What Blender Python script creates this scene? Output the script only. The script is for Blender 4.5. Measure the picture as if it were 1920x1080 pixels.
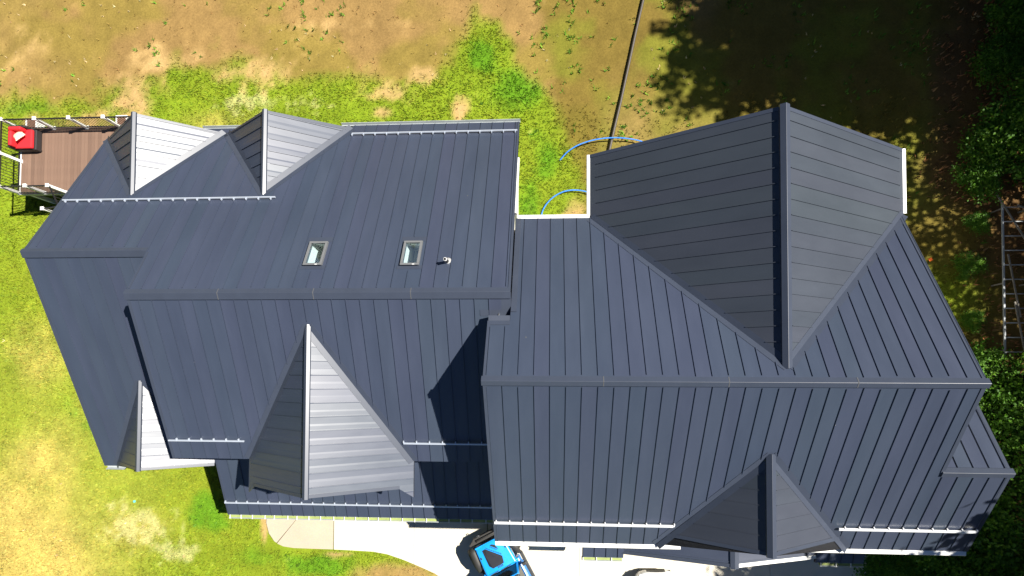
import bpy, bmesh, math, random
import numpy as np
from mathutils import Vector, Matrix

random.seed(7); RNG = np.random.default_rng(11)
scene = bpy.context.scene
COL = scene.collection
for o in list(bpy.data.objects): bpy.data.objects.remove(o)

# ------------------------------------------------------------------ camera
cam_d = bpy.data.cameras.new('camera'); cam = bpy.data.objects.new('camera', cam_d); COL.objects.link(cam)
cam_d.sensor_width = 36.0; cam_d.sensor_fit = 'HORIZONTAL'
cam_d.lens = 1162.31 / 1920 * 36
cam_d.shift_y = (663.72 - 540) / 1920
cam_d.clip_start = 0.1; cam_d.clip_end = 2000
ROT = Matrix(((0.9978589964, -0.0023392193, 0.0653601665), (0.0044321454, 0.9994814042, -0.0318948081), (-0.0652516621, 0.0321162069, 0.9973518787)))
cam.matrix_world = Matrix.Translation((0, 0, 25.1)) @ ROT.to_4x4()
scene.camera = cam

# ------------------------------------------------------------------ sky, sun, exposure
SUN_AZ = math.radians(13.2); SUN_EL = math.radians(54.0)      # direction towards the sun, from +X
w = bpy.data.worlds.new('World'); scene.world = w; w.use_nodes = True
nt = w.node_tree; nt.nodes.clear()
sky = nt.nodes.new('ShaderNodeTexSky'); sky.sky_type = 'NISHITA'; sky.sun_disc = False
sky.sun_elevation = SUN_EL; sky.sun_rotation = math.radians(90) - SUN_AZ
sky.air_density = 0.6; sky.dust_density = 0.05; sky.ozone_density = 5.0
bg = nt.nodes.new('ShaderNodeBackground'); bg.inputs['Strength'].default_value = 0.05
wo = nt.nodes.new('ShaderNodeOutputWorld')
nt.links.new(sky.outputs[0], bg.inputs[0]); nt.links.new(bg.outputs[0], wo.inputs[0])
sd = bpy.data.lights.new('sun', 'SUN'); sd.energy = 5.0; sd.angle = math.radians(0.55); sd.color = (1.0, 0.95, 0.86)
sun = bpy.data.objects.new('sun', sd); COL.objects.link(sun)
sv = Vector((math.cos(SUN_AZ) * math.cos(SUN_EL), math.sin(SUN_AZ) * math.cos(SUN_EL), math.sin(SUN_EL)))
sun.rotation_euler = sv.to_track_quat('Z', 'Y').to_euler(); sun.location = (40, 10, 60)
scene.view_settings.view_transform = 'Standard'; scene.view_settings.look = 'None'
scene.view_settings.gamma = 1.0; scene.view_settings.exposure = 1.1
scene.view_settings.use_curve_mapping = False

# ------------------------------------------------------------------ materials
def new_mat(name):
    m = bpy.data.materials.new(name); m.use_nodes = True
    n = m.node_tree; b = n.nodes['Principled BSDF']
    return m, n, b
def N(n, t, **kw):
    x = n.nodes.new(t)
    for k, v in kw.items():
        if k in x.inputs: x.inputs[k].default_value = v
        else: setattr(x, k, v)
    return x
def simple(name, col, rough=0.5, metal=0.0, var=0.12, scale=6.0, bump=0.0, spec=0.5, coat=0.0):
    m, n, b = new_mat(name)
    tc = N(n, 'ShaderNodeTexCoord'); no = N(n, 'ShaderNodeTexNoise', Scale=scale, Detail=5.0, Roughness=0.65)
    n.links.new(tc.outputs['Object'], no.inputs['Vector'])
    hs = N(n, 'ShaderNodeMapRange'); hs.inputs['From Min'].default_value = .25; hs.inputs['From Max'].default_value = .75
    hs.inputs['To Min'].default_value = 1 - var; hs.inputs['To Max'].default_value = 1 + var
    n.links.new(no.outputs['Fac'], hs.inputs['Value'])
    mx = N(n, 'ShaderNodeVectorMath', operation='SCALE'); mx.inputs[0].default_value = col
    n.links.new(hs.outputs[0], mx.inputs['Scale']); n.links.new(mx.outputs[0], b.inputs['Base Color'])
    b.inputs['Roughness'].default_value = rough; b.inputs['Metallic'].default_value = metal
    b.inputs['Specular IOR Level'].default_value = spec; b.inputs['Coat Weight'].default_value = coat
    if bump:
        bp = N(n, 'ShaderNodeBump', Strength=bump, Distance=0.02); n.links.new(no.outputs['Fac'], bp.inputs['Height']); n.links.new(bp.outputs[0], b.inputs['Normal'])
    return m

def roof_metal(name, col, rough, bump, stretch, spec=.55):
    """dark painted standing-seam steel: slightly different tone per panel, faint oil-canning, specks of debris"""
    m, n, b = new_mat(name)
    tc = N(n, 'ShaderNodeTexCoord'); oi = N(n, 'ShaderNodeObjectInfo')
    mp = N(n, 'ShaderNodeMapping'); mp.inputs['Scale'].default_value = stretch
    n.links.new(tc.outputs['Object'], mp.inputs[0])
    # per-panel tone and hue
    cr = N(n, 'ShaderNodeValToRGB'); e = cr.color_ramp.elements
    e[0].color = (col[0] * .96, col[1] * .98, col[2] * .99, 1); e[1].color = (col[0] * 1.02, col[1] * 1.04, col[2] * 1.01, 1)
    k = cr.color_ramp.elements.new(.5); k.color = (col[0] * 1.05, col[1] * .98, col[2] * 1.04, 1)
    n.links.new(oi.outputs['Random'], cr.inputs[0])
    # dusty weathering
    no = N(n, 'ShaderNodeTexNoise', Scale=0.7, Detail=6.0, Roughness=0.6); n.links.new(mp.outputs[0], no.inputs['Vector'])
    mr = N(n, 'ShaderNodeMapRange'); mr.inputs['From Min'].default_value = .3; mr.inputs['From Max'].default_value = .75; mr.inputs['To Min'].default_value = .91; mr.inputs['To Max'].default_value = 1.09
    n.links.new(no.outputs['Fac'], mr.inputs['Value'])
    sc = N(n, 'ShaderNodeVectorMath', operation='SCALE'); n.links.new(cr.outputs[0], sc.inputs[0]); n.links.new(mr.outputs[0], sc.inputs['Scale'])
    # specks (seed fluff, bird droppings)
    vo = N(n, 'ShaderNodeTexVoronoi', Scale=1.5); n.links.new(tc.outputs['Object'], vo.inputs['Vector'])
    lt = N(n, 'ShaderNodeMath', operation='LESS_THAN'); lt.inputs[1].default_value = 0.026; n.links.new(vo.outputs['Distance'], lt.inputs[0])
    wn = N(n, 'ShaderNodeSeparateColor'); n.links.new(vo.outputs['Color'], wn.inputs[0])
    gt = N(n, 'ShaderNodeMath', operation='GREATER_THAN'); gt.inputs[1].default_value = .86; n.links.new(wn.outputs[0], gt.inputs[0])
    mu = N(n, 'ShaderNodeMath', operation='MULTIPLY'); n.links.new(lt.outputs[0], mu.inputs[0]); n.links.new(gt.outputs[0], mu.inputs[1])
    mx = N(n, 'ShaderNodeMix', data_type='RGBA'); n.links.new(mu.outputs[0], mx.inputs['Factor']); n.links.new(sc.outputs[0], mx.inputs[6]); mx.inputs[7].default_value = (.30, .28, .24, 1)
    n.links.new(mx.outputs[2], b.inputs['Base Color'])
    r2 = N(n, 'ShaderNodeMapRange'); r2.inputs['From Min'].default_value = .3; r2.inputs['From Max'].default_value = .7; r2.inputs['To Min'].default_value = rough - .04; r2.inputs['To Max'].default_value = rough + .05
    n.links.new(no.outputs['Fac'], r2.inputs['Value']); n.links.new(r2.outputs[0], b.inputs['Roughness'])
    b.inputs['Specular IOR Level'].default_value = spec
    n2 = N(n, 'ShaderNodeTexNoise', Scale=1.3, Detail=2.0); n.links.new(mp.outputs[0], n2.inputs['Vector'])
    bp = N(n, 'ShaderNodeBump', Strength=bump, Distance=0.05); n.links.new(n2.outputs['Fac'], bp.inputs['Height']); n.links.new(bp.outputs[0], b.inputs['Normal'])
    return m

ROOFC = (0.040, 0.052, 0.079)
M = {}
M['roofY'] = roof_metal('roof_metal_y', ROOFC, .38, .06, (2.2, .5, .5))
M['roofX'] = roof_metal('roof_metal_x', ROOFC, .40, .08, (.5, 1.6, .6), .85)
M['roofC'] = roof_metal('roof_metal_matte', (.040, .049, .063), .46, .06, (.5, 1.6, .6), .34)
M['trim'] = simple('dark_trim_metal', (.041, .050, .073), .38, var=.08, scale=2, spec=.55)
M['slab'] = simple('roof_deck_dark', (.022, .023, .028), .7)
M['white'] = simple('white_aluminium', (.72, .72, .70), .4, var=.06, scale=3)
M['siding'] = simple('white_siding', (.60, .60, .57), .6, var=.06, scale=3)
M['bar'] = simple('mill_aluminium_bar', (.52, .57, .65), .38, metal=.35, var=.06, scale=5)
M['barw'] = simple('bright_aluminium_bar', (.70, .71, .73), .35, metal=.1, var=.05, scale=5)
M['gutter_green'] = simple('green_gutter_inside', (.25, .30, .09), .7, var=.2, scale=4)  # yellow-green tone for the inside of the open gutters
M['greygutter'] = simple('grey_gutter', (.34, .37, .38), .45, var=.12, scale=3)
M['galv'] = simple('galvanised_boot', (.55, .55, .54), .4, metal=.2)
M['blackpipe'] = simple('black_pipe', (.02, .02, .022), .4)
M['framegrey'] = simple('skylight_frame_grey', (.17, .175, .18), .45, metal=.2, var=.05)
M['wellwhite'] = simple('skylight_well_paint', (.80, .80, .76), .7, var=.03)
M['sealant'] = simple('grey_sealant', (.075, .078, .085), .7)
M['blackmetal'] = simple('black_metal', (.014, .014, .015), .45)
M['postwhite'] = simple('white_vinyl', (.80, .80, .78), .4, var=.03)
M['concrete'] = None
M['deckboard'] = None
M['foundation'] = simple('foundation_block', (.25, .24, .22), .85)

def glass(name, tint, refl=.12, clear=.75):
    m, n, b = new_mat(name); out = n.nodes['Material Output']
    tr = N(n, 'ShaderNodeBsdfTransparent'); tr.inputs[0].default_value = tint
    gl = N(n, 'ShaderNodeBsdfGlossy', Roughness=.02); gl.inputs[0].default_value = (1, 1, 1, 1)
    mx = N(n, 'ShaderNodeMixShader'); mx.inputs[0].default_value = .16; n.links.new(tr.outputs[0], mx.inputs[1]); n.links.new(gl.outputs[0], mx.inputs[2])
    n.links.new(mx.outputs[0], out.inputs[0]); return m
M['glass'] = glass('skylight_glass', (.84, .96, 1.0, 1))

# ------------------------------------------------------------------ mesh helpers
def tag(o, label=None, cat=None, group=None, kind=None):
    if label: o['label'] = label
    if cat: o['category'] = cat
    if group: o['group'] = group
    if kind: o['kind'] = kind
    return o
def empty(name, loc=(0, 0, 0), rz=0.0):
    o = bpy.data.objects.new(name, None); COL.objects.link(o); o.location = loc; o.rotation_euler = (0, 0, rz); o.empty_display_size = .3
    return o
class MB:
    def __init__(s): s.v = []; s.f = []; s.sm = []
    def add(s, vs, fs, smooth=False):
        k = len(s.v); s.v += [tuple(v) for v in vs]
        for f in fs: s.f.append(tuple(i + k for i in f)); s.sm.append(smooth)
        return s
    def box(s, x0, x1, y0, y1, z0, z1, mtx=None):
        vs = [Vector(p) for p in ((x0, y0, z0), (x1, y0, z0), (x1, y1, z0), (x0, y1, z0), (x0, y0, z1), (x1, y0, z1), (x1, y1, z1), (x0, y1, z1))]
        if mtx is not None: vs = [mtx @ v for v in vs]
        return s.add(vs, [(3, 2, 1, 0), (4, 5, 6, 7), (0, 1, 5, 4), (1, 2, 6, 5), (2, 3, 7, 6), (3, 0, 4, 7)])
    def bar(s, a, b, w, h, up=(0, 0, 1)):
        a = Vector(a); b = Vector(b); d = (b - a); L = d.length; d.normalize(); u = Vector(up); sx = d.cross(u)
        if sx.length < 1e-4: sx = d.cross(Vector((1, 0, 0)))
        sx.normalize(); u = sx.cross(d)
        m = Matrix((sx, d, u)).transposed().to_4x4(); m.translation = a
        return s.box(-w / 2, w / 2, 0, L, -h / 2, h / 2, m)
    def tube(s, pts, rad, seg=8, cap=True):
        pts = [Vector(p) for p in pts]; rs = rad if isinstance(rad, (list, tuple)) else [rad] * len(pts)
        vs = []; fs = []; prev = None
        for i, p in enumerate(pts):
            d = (pts[min(i + 1, len(pts) - 1)] - pts[max(i - 1, 0)]).normalized()
            ref = prev if prev is not None else (Vector((0, 0, 1)) if abs(d.z) < .9 else Vector((1, 0, 0)))
            x = (ref - d * ref.dot(d))
            if x.length < 1e-4: x = d.orthogonal()
            x.normalize(); y = d.cross(x); prev = x
            for j in range(seg):
                t = 2 * math.pi * j / seg; vs.append(p + (x * math.cos(t) + y * math.sin(t)) * rs[i])
        for i in range(len(pts) - 1):
            for j in range(seg):
                a = i * seg + j; b = i * seg + (j + 1) % seg; fs.append((a, b, b + seg, a + seg))
        s.add(vs, fs, True)
        if cap:
            k = len(s.v) - len(vs)
            s.f.append(tuple(k + j for j in reversed(range(seg)))); s.sm.append(False)
            s.f.append(tuple(k + (len(pts) - 1) * seg + j for j in range(seg))); s.sm.append(False)
        return s
    def extrude(s, poly3, off):
        """closed polygon (3-D points) swept by vector off"""
        n = len(poly3); off = Vector(off); a = [Vector(p) for p in poly3]; b = [p + off for p in a]
        fs = [tuple(range(n)), tuple(reversed(range(n, 2 * n)))] + [(i, i + n, (i + 1) % n + n, (i + 1) % n) for i in range(n)]
        return s.add(a + b, fs)
    def prism(s, poly, pl, lo, hi):
        """plan polygon lifted on plane z=ax+by+c between the vertical offsets lo and hi"""
        n = len(poly); z = lambda p: pl[0] * p[0] + pl[1] * p[1] + pl[2]
        if sum(poly[i][0] * poly[(i + 1) % n][1] - poly[(i + 1) % n][0] * poly[i][1] for i in range(n)) < 0: poly = poly[::-1]
        a = [(p[0], p[1], z(p) + lo) for p in poly]; b = [(p[0], p[1], z(p) + hi) for p in poly]
        fs = [tuple(reversed(range(n))), tuple(range(n, 2 * n))] + [(i, (i + 1) % n, (i + 1) % n + n, i + n) for i in range(n)]
        return s.add(a + b, fs)
    def lathe(s, prof, seg=16, center=(0, 0, 0), axis='z'):
        vs = []; fs = []; c = Vector(center)
        for (r, h) in prof:
            for j in range(seg):
                t = 2 * math.pi * j / seg; q = (r * math.cos(t), r * math.sin(t), h)
                if axis == 'y': q = (q[0], q[2], q[1])
                vs.append(c + Vector(q))
        for i in range(len(prof) - 1):
            for j in range(seg):
                a = i * seg + j; b = i * seg + (j + 1) % seg
                fs.append((a, b, b + seg, a + seg) if axis == 'z' else (b, a, a + seg, b + seg))
        return s.add(vs, fs, True)
    def mesh(s, name, mat):
        me = bpy.data.meshes.new(name); me.from_pydata([tuple(v) for v in s.v], [], s.f)
        if any(s.sm): me.polygons.foreach_set('use_smooth', s.sm)
        if mat: me.materials.append(mat)
        me.update(); return me
    def build(s, name, mat, parent=None, bevel=0.0):
        if isinstance(mat, str): mat = M[mat]
        o = bpy.data.objects.new(name, s.mesh(name, mat)); COL.objects.link(o)
        if parent is not None: o.parent = parent
        if bevel:
            b = o.modifiers.new('bevel', 'BEVEL'); b.width = bevel; b.segments = 2; b.limit_method = 'ANGLE'
        return o
def inst(o, parent, loc=None, rz=None, name=None):
    c = o.copy(); COL.objects.link(c); c.parent = parent
    if name: c.name = name
    if loc is not None: c.location = loc
    if rz is not None: c.rotation_euler = (0, 0, rz)
    return c

def clip(poly, a, b, c):
    out = []
    for i in range(len(poly)):
        p, q = poly[i], poly[(i + 1) % len(poly)]
        dp = a * p[0] + b * p[1] - c; dq = a * q[0] + b * q[1] - c
        if dp <= 1e-9: out.append(p)
        if (dp < -1e-9 and dq > 1e-9) or (dp > 1e-9 and dq < -1e-9):
            t = dp / (dp - dq); out.append((p[0] + (q[0] - p[0]) * t, p[1] + (q[1] - p[1]) * t))
    return out
def area(poly):
    return abs(sum(poly[i][0] * poly[(i + 1) % len(poly)][1] - poly[(i + 1) % len(poly)][0] * poly[i][1] for i in range(len(poly)))) / 2 if len(poly) > 2 else 0
def cut_rect(regs, x0, x1, y0, y1):
    out = []
    for r in regs:
        for c in (clip(r, 1, 0, x0), clip(r, -1, 0, -x1), clip(clip(clip(r, -1, 0, -x0), 1, 0, x1), 0, 1, y0), clip(clip(clip(r, -1, 0, -x0), 1, 0, x1), 0, -1, -y1)):
            if area(c) > 1e-4: out.append(c)
    return out

S = 0.406                     # panel width
NPAN = 0
def slope(name, regs, pl, axis, phase, mat, bow=.0015, flush=(), trim=.17, rib=.040, cap=True, sub=4, thick=.14, crisp=False):
    """One roof plane. regs: convex plan polygons. axis: 0 -> seams run along Y (strips in X), 1 -> seams run along X.
    flush: coordinate values (along the seam direction) where seams run right to the edge."""
    global NPAN
    mb = MB()
    for r in regs: mb.prism(r, pl, -thick, -.030)
    part = mb.build(name, 'slab', house)
    lo = min(p[axis] for r in regs for p in r); hi = max(p[axis] for r in regs for p in r)
    k0 = math.floor((lo - phase) / S); k1 = math.ceil((hi - phase) / S)
    zf = lambda p: pl[0] * p[0] + pl[1] * p[1] + pl[2]
    A = (1, 0) if axis == 0 else (0, 1)
    for k in range(k0, k1):
        s0, s1 = phase + k * S, phase + (k + 1) * S
        pm = MB(); any_ = False
        hb = bow * random.uniform(.5, 1.5)
        if crisp:
            kn = [0, .07, .36 + random.uniform(-.05, .05), .50 + random.uniform(-.05, .05), .93, 1]; of = [0, -bow * random.uniform(.0, .25), -bow * random.uniform(.1, .5), -bow * random.uniform(.7, 1.1), -bow * random.uniform(.2, .8), 0]
        else: kn = [i / sub for i in range(sub + 1)]; of = [-hb * math.sin(math.pi * t) for t in kn]
        dz = lambda p: float(np.interp((p[axis] - s0) / S, kn, of))
        for r in regs:
            st = clip(clip(r, -A[0], -A[1], -s0), A[0], A[1], s1)
            if area(st) < .004: continue
            any_ = True
            for i in range(len(kn) - 1):
                a, b = s0 + S * kn[i], s0 + S * kn[i + 1]
                q = clip(clip(st, -A[0], -A[1], -a), A[0], A[1], b)
                if area(q) < 1e-6: continue
                vs = [(p[0], p[1], zf(p) + dz(p)) for p in q]
                n = len(q)
                if sum(q[j][0] * q[(j + 1) % n][1] - q[(j + 1) % n][0] * q[j][1] for j in range(n)) < 0: vs = vs[::-1]
                pm.add(vs, [tuple(range(n))], not crisp)
            # turned-down edges
            n = len(st); vs = [(p[0], p[1], zf(p) + dz(p)) for p in st]; vs += [(p[0], p[1], zf(p) - .026) for p in st]
            pm.add(vs, [(j, (j + 1) % n, (j + 1) % n + n, j + n) for j in range(n)])
        if not any_: continue
        # standing seam on the low side of the strip
        segs = []
        for r in regs:
            ts = []
            for j in range(len(r)):
                p, q = r[j], r[(j + 1) % len(r)]
                if (p[axis] - s0) * (q[axis] - s0) <= 0 and abs(p[axis] - q[axis]) > 1e-7:
                    t = (s0 - p[axis]) / (q[axis] - p[axis]); ts.append(p[1 - axis] + (q[1 - axis] - p[1 - axis]) * t)
            if len(ts) > 1 and max(ts) - min(ts) > .02: segs.append([min(ts), max(ts)])
        segs.sort(); mg = []
        for sg in segs:
            if mg and sg[0] <= mg[-1][1] + .02: mg[-1][1] = max(mg[-1][1], sg[1])
            else: mg.append(sg)
        for a, b in mg:
            if not any(abs(a - f) < .03 for f in flush): a += trim * random.uniform(.85, 1.15)
            if not any(abs(b - f) < .03 for f in flush): b -= trim * random.uniform(.85, 1.15)
            if b - a < .05: continue
            wd = .009
            po = [(s0 - wd, a), (s0 + wd, a), (s0 + wd, b), (s0 - wd, b)]
            if axis == 1: po = [(y, x) for x, y in po]
            pm.prism(po, pl, -.018, rib)
        pm.build('roof_panel', mat, part); NPAN += 1
    return part
def mmesh(o, mat): o.data.materials[0] = M[mat]

def ridge_cap(p0, p1, s1, s2, w1=.17, w2=.17, lift=.055, name='ridge_cap', mat='trim', sec=3.05, seal=True, flat=1.0):
    """folded cap along a level ridge; s1 / s2 are the pitches to the left / right of p0->p1"""
    a = Vector(p0); b = Vector(p1); d = (b - a); L = d.length; d.normalize(); nl = Vector((-d.y, d.x, 0))
    dn = max(.05, lift - .01); top = lift; s1f, s2f = s1 * flat, s2 * flat; prof = [(-w2, -s2 * w2 + lift - dn), (-w2, -s2f * w2 + lift), (-.004, lift + .006), (.004, lift + .006), (w1, -s1f * w1 + lift), (w1, -s1 * w1 + lift - dn), (0, lift - dn - .02)]
    part = empty(name); part.parent = house
    n = max(1, round(L / sec))
    for i in range(n):
        t0, t1 = L * i / n, L * (i + 1) / n
        k = .002 * (i % 2)
        poly = [a + d * t0 + nl * u + Vector((0, 0, h + k)) for u, h in prof]
        MB().extrude(poly, d * (t1 - t0 - .004)).build('cap_section', mat, part)
        if seal and i:
            pj = [a + d * (t0 - .012) + nl * (u * 1.02) + Vector((0, 0, h + .006)) for u, h in prof]
            MB().extrude(pj, d * .024).build('joint_sealant', 'sealant', part)
    return part
def strip(pl, p0, p1, w, lo, hi, mat='trim', name='flashing', parent=None, half=None):
    """flat strip lying on plane pl along p0->p1, width w to the left (negative: right)"""
    d = Vector((p1[0] - p0[0], p1[1] - p0[1])).normalized(); n = Vector((-d.y, d.x)) * w
    po = [tuple(p0), tuple(p1), (p1[0] + n.x, p1[1] + n.y), (p0[0] + n.x, p0[1] + n.y)]
    if half: po = clip(po, *half)
    return MB().prism(po, pl, lo, hi).build(name, mat, parent or house)

def gutter(p0, p1, side, wd=.125, dp=.11, mat='white', inner=None, hanger=.6, cover=False, name='gutter'):
    """trough along p0->p1 (points on the roof edge); side: plan unit vector pointing outward"""
    a = Vector(p0); b = Vector(p1); d = (b - a); L = d.length; d.normalize(); sd_ = Vector(side)
    def P(u, h): return a + sd_ * u + Vector((0, 0, h))
    t = .012
    prof = [P(.0, -.02), P(.0, -dp), P(wd * .7, -dp), P(wd, -.035), P(wd + .018, -.015), P(wd, -.005), P(wd - t, -.035), P(wd * .7 - t, -dp + t), P(t, -dp + t), P(t, -.02)]
    if cover: prof = [P(.0, .004), P(.0, -dp), P(wd * .7, -dp), P(wd, -.04), P(wd + .02, -.02), P(wd + .005, -.004)]
    g = MB().extrude(prof, d * L).build(name, mat, house)
    if inner: MB().extrude([P(t, -dp + t + .002), P(wd * .7 - t, -dp + t + .002), P(wd - t, -.045), P(t, -.045)], d * L).build('inside_layer', inner, g)
    if hanger:
        n = int(L / hanger); src = None
        for i in range(n + 1):
            q = a + d * min(L - .03, .05 + i * hanger + (random.uniform(-.05, .05) if 0 < i < n else 0))
            if src is None: src = MB().bar(sd_ * -.015, sd_ * (wd + .02), .024, .016).build('hanger', 'white', g); src.location = q
            else: inst(src, g, q)
    return g

def snow_guard(pl, x0, x1, y, phase, mat='bar', wd=.06, hh=.045, name='snow_guard'):
    z = pl[1] * y + pl[2]
    th = math.atan(pl[1]); up = Vector((0, -math.sin(th), math.cos(th)))
    a = Vector((x0, y, z)) + up * .075; b = Vector((x1, y, z)) + up * .075
    part = MB().bar(a, b, wd, hh, up).build(name, mat, house)
    k = math.ceil((x0 - phase) / S - .05); src = None
    while phase + k * S <= x1 + .03:
        x = phase + k * S; k += 1
        q = Vector((x, y, z))
        if src is None:
            m = MB(); al = Vector((0, math.cos(th), math.sin(th))) * (1 if pl[1] > 0 else -1)
            m.bar(up * .05 - al * .03, up * .05 + al * .07, .032, .055, up); m.bar(up * .08 + al * .03, up * .08 + al * .055, .022, .025, up)
            src = m.build('clamp', mat, part); src.location = q
        else: inst(src, part, q)
    return part

# ================================================================== GROUND
def vnoise(X, Y, cell, seed):
    r = np.random.default_rng(seed); G = r.random((256, 256))
    x = X / cell + 1000.0; y = Y / cell + 1000.0
    i = np.floor(x).astype(int); j = np.floor(y).astype(int); fx = x - i; fy = y - j
    fx = fx * fx * (3 - 2 * fx); fy = fy * fy * (3 - 2 * fy)
    i %= 256; j %= 256; i1 = (i + 1) % 256; j1 = (j + 1) % 256
    return (G[i, j] * (1 - fx) + G[i1, j] * fx) * (1 - fy) + (G[i, j1] * (1 - fx) + G[i1, j1] * fx) * fy
def fbm(X, Y, cell, seed, oct=4):
    s = 0; a = 1; t = 0
    for o in range(oct): s = s + a * vnoise(X, Y, cell / 2 ** o, seed + o); t += a; a *= .55
    return s / t
def sstep(a, b, x):
    t = np.clip((x - a) / (b - a), 0, 1); return t * t * (3 - 2 * t)
def blob(X, Y, cx, cy, rx, ry): return np.exp(-(((X - cx) / rx) ** 2 + ((Y - cy) / ry) ** 2))
def lerp(a, b, t): return a * (1 - t[..., None]) + np.array(b) * t[..., None]
C_GRASS = (.155, .220, .012); C_LUSH = (.075, .190, .008); C_DRY = (.40, .31, .085); C_PALE = (.42, .39, .18)
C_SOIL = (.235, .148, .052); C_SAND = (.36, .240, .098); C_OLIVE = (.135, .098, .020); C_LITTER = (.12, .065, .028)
def ground_fields(X, Y):
    """how the yard itself is covered: turf, lush turf, dried-out turf, bare soil, sandy soil, moss, leaf litter"""
    n1 = fbm(X, Y, 2.6, 3); n2 = fbm(X, Y, .9, 17); n3 = fbm(X, Y, 6.0, 31); n4 = fbm(X, Y, .32, 47, 3)
    yb = np.interp(X, [-40, -24, -19, -15.5, -12, -9, -6.5, -4.5, -3.2, -1.6, -.6, .1, 40], [11.9, 11.9, 11.8, 12.5, 12.9, 12.5, 12.1, 12.9, 14.2, 12.9, 12.2, 10.4, 10.4])
    soil = sstep(-.55, .75, Y - yb + (n1 - .5) * 2.6 + (n2 - .5) * 1.8)
    soil = np.maximum(soil, sstep(.35, .8, blob(X, Y, -6.3, -8.25, 2.0, .75) + (n2 - .5) * .6) * .85)
    soil = soil * (1 - .75 * blob(X, Y, -3.1, 13.3, .8, .8)) 
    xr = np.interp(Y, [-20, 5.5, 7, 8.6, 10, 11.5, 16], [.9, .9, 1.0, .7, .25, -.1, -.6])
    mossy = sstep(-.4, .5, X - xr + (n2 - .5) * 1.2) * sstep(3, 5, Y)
    litter = np.maximum(sstep(14.2, 17.0, X + (n1 - .5) * 4.5) * (1 - .8 * blob(X, Y, 15.4, 3.4, 1.6, 1.8)), blob(X, Y, 18.0, 11.9, 1.2, .9))
    sand = np.maximum.reduce([blob(X, Y, -18.2, 11.7, 1.3, 1.7), blob(X, Y, -19.8, 10.8, 1.6, .6) * .9, blob(X, Y, -5.4, 12.4, .7, .5), blob(X, Y, -3.9, 10.9, .4, .7) * .9, blob(X, Y, -7.1, 10.9, .5, .35) * .9, blob(X, Y, -6.7, 11.7, 1.2, .5) * .85,
                              blob(X, Y, .8, 6.4, .6, .8) * 1.1, blob(X, Y, -.9, 6.2, .25, 1.3) * .8, blob(X, Y, -12.8, 12.8, 2.8, .9) * .8, blob(X, Y, -22.5, 10.8, .6, .7) * .9, blob(X, Y, -17.0, 13.4, 2.6, .9) * .75, blob(X, Y, -8.0, 14.6, 3.0, .5) * .6, blob(X, Y, -23, 14.0, 1.5, 1.5) * .6, blob(X, Y, -11.88, -6.2, .16, .9) * 1.3, blob(X, Y, -8.9, -7.45, .7, .14)])
    sand = sstep(.30, 1.05, sand + (n2 - .5) * .9 + (n4 - .5) * .7) * (1 - .5 * litter)
    lush = np.maximum.reduce([blob(X, Y, -3.1, 13.2, .9, .9), blob(X, Y, -1.4, 11.8, 1.2, 1.0), blob(X, Y, -.9, 6.9, .7, 1.3), blob(X, Y, -.3, 8.6, .8, 1.6) * .8, blob(X, Y, -19.2, -1.0, 1.2, 2.6) * .9, blob(X, Y, -14.2, -5.8, 1.2, 1.2) * .9,
                              blob(X, Y, -9.5, -7.9, 1.4, .6), blob(X, Y, -22.6, 11.5, 1.6, .5) * .8, blob(X, Y, -20.2, 6.5, 1.6, 1.2) * .7, blob(X, Y, -12.2, -7.6, 1.6, .9) * .7])
    lush = sstep(.30, .85, lush + (n2 - .5) * 1.0)
    dry = np.maximum.reduce([blob(X, Y, -24.5, -8.5, 6.0, 4.8) * 1.3, blob(X, Y, -22.0, -4.0, 2.6, 2.4) * .72, blob(X, Y, -22.0, .8, 2.0, 2.4) * .62, blob(X, Y, -14.0, 10.6, 3.0, 1.0) * .62, blob(X, Y, -17.8, -6.6, 3, 1.6) * .62, blob(X, Y, -6.5, -8.2, 1.8, .55) * 1.0, blob(X, Y, -20.5, 10.9, 3, .7) * .5])
    dry = sstep(.25, 1.0, dry + (n1 - .5) * .28 + (n2 - .5) * .35)
    pale = np.maximum.reduce([blob(X, Y, -17.2, -6.6, 1.7, 1.0), blob(X, Y, -15.7, -7.4, 1.3, .7) * .9, blob(X, Y, -12.9, 11.4, 1.6, .7) * .9, blob(X, Y, -10.4, 11.3, 1.2, .6) * .8, blob(X, Y, -18.2, -5.6, .8, .6) * .7, blob(X, Y, -22, 10.2, 1.2, .6) * .7])
    pale = sstep(.45, .95, pale + (n4 - .5) * 1.3)
    return dict(soil=soil, moss=mossy, litter=litter, sand=sand, lush=lush, dry=dry, pale=pale, n1=n1, n2=n2, n3=n3, n4=n4)
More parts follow.
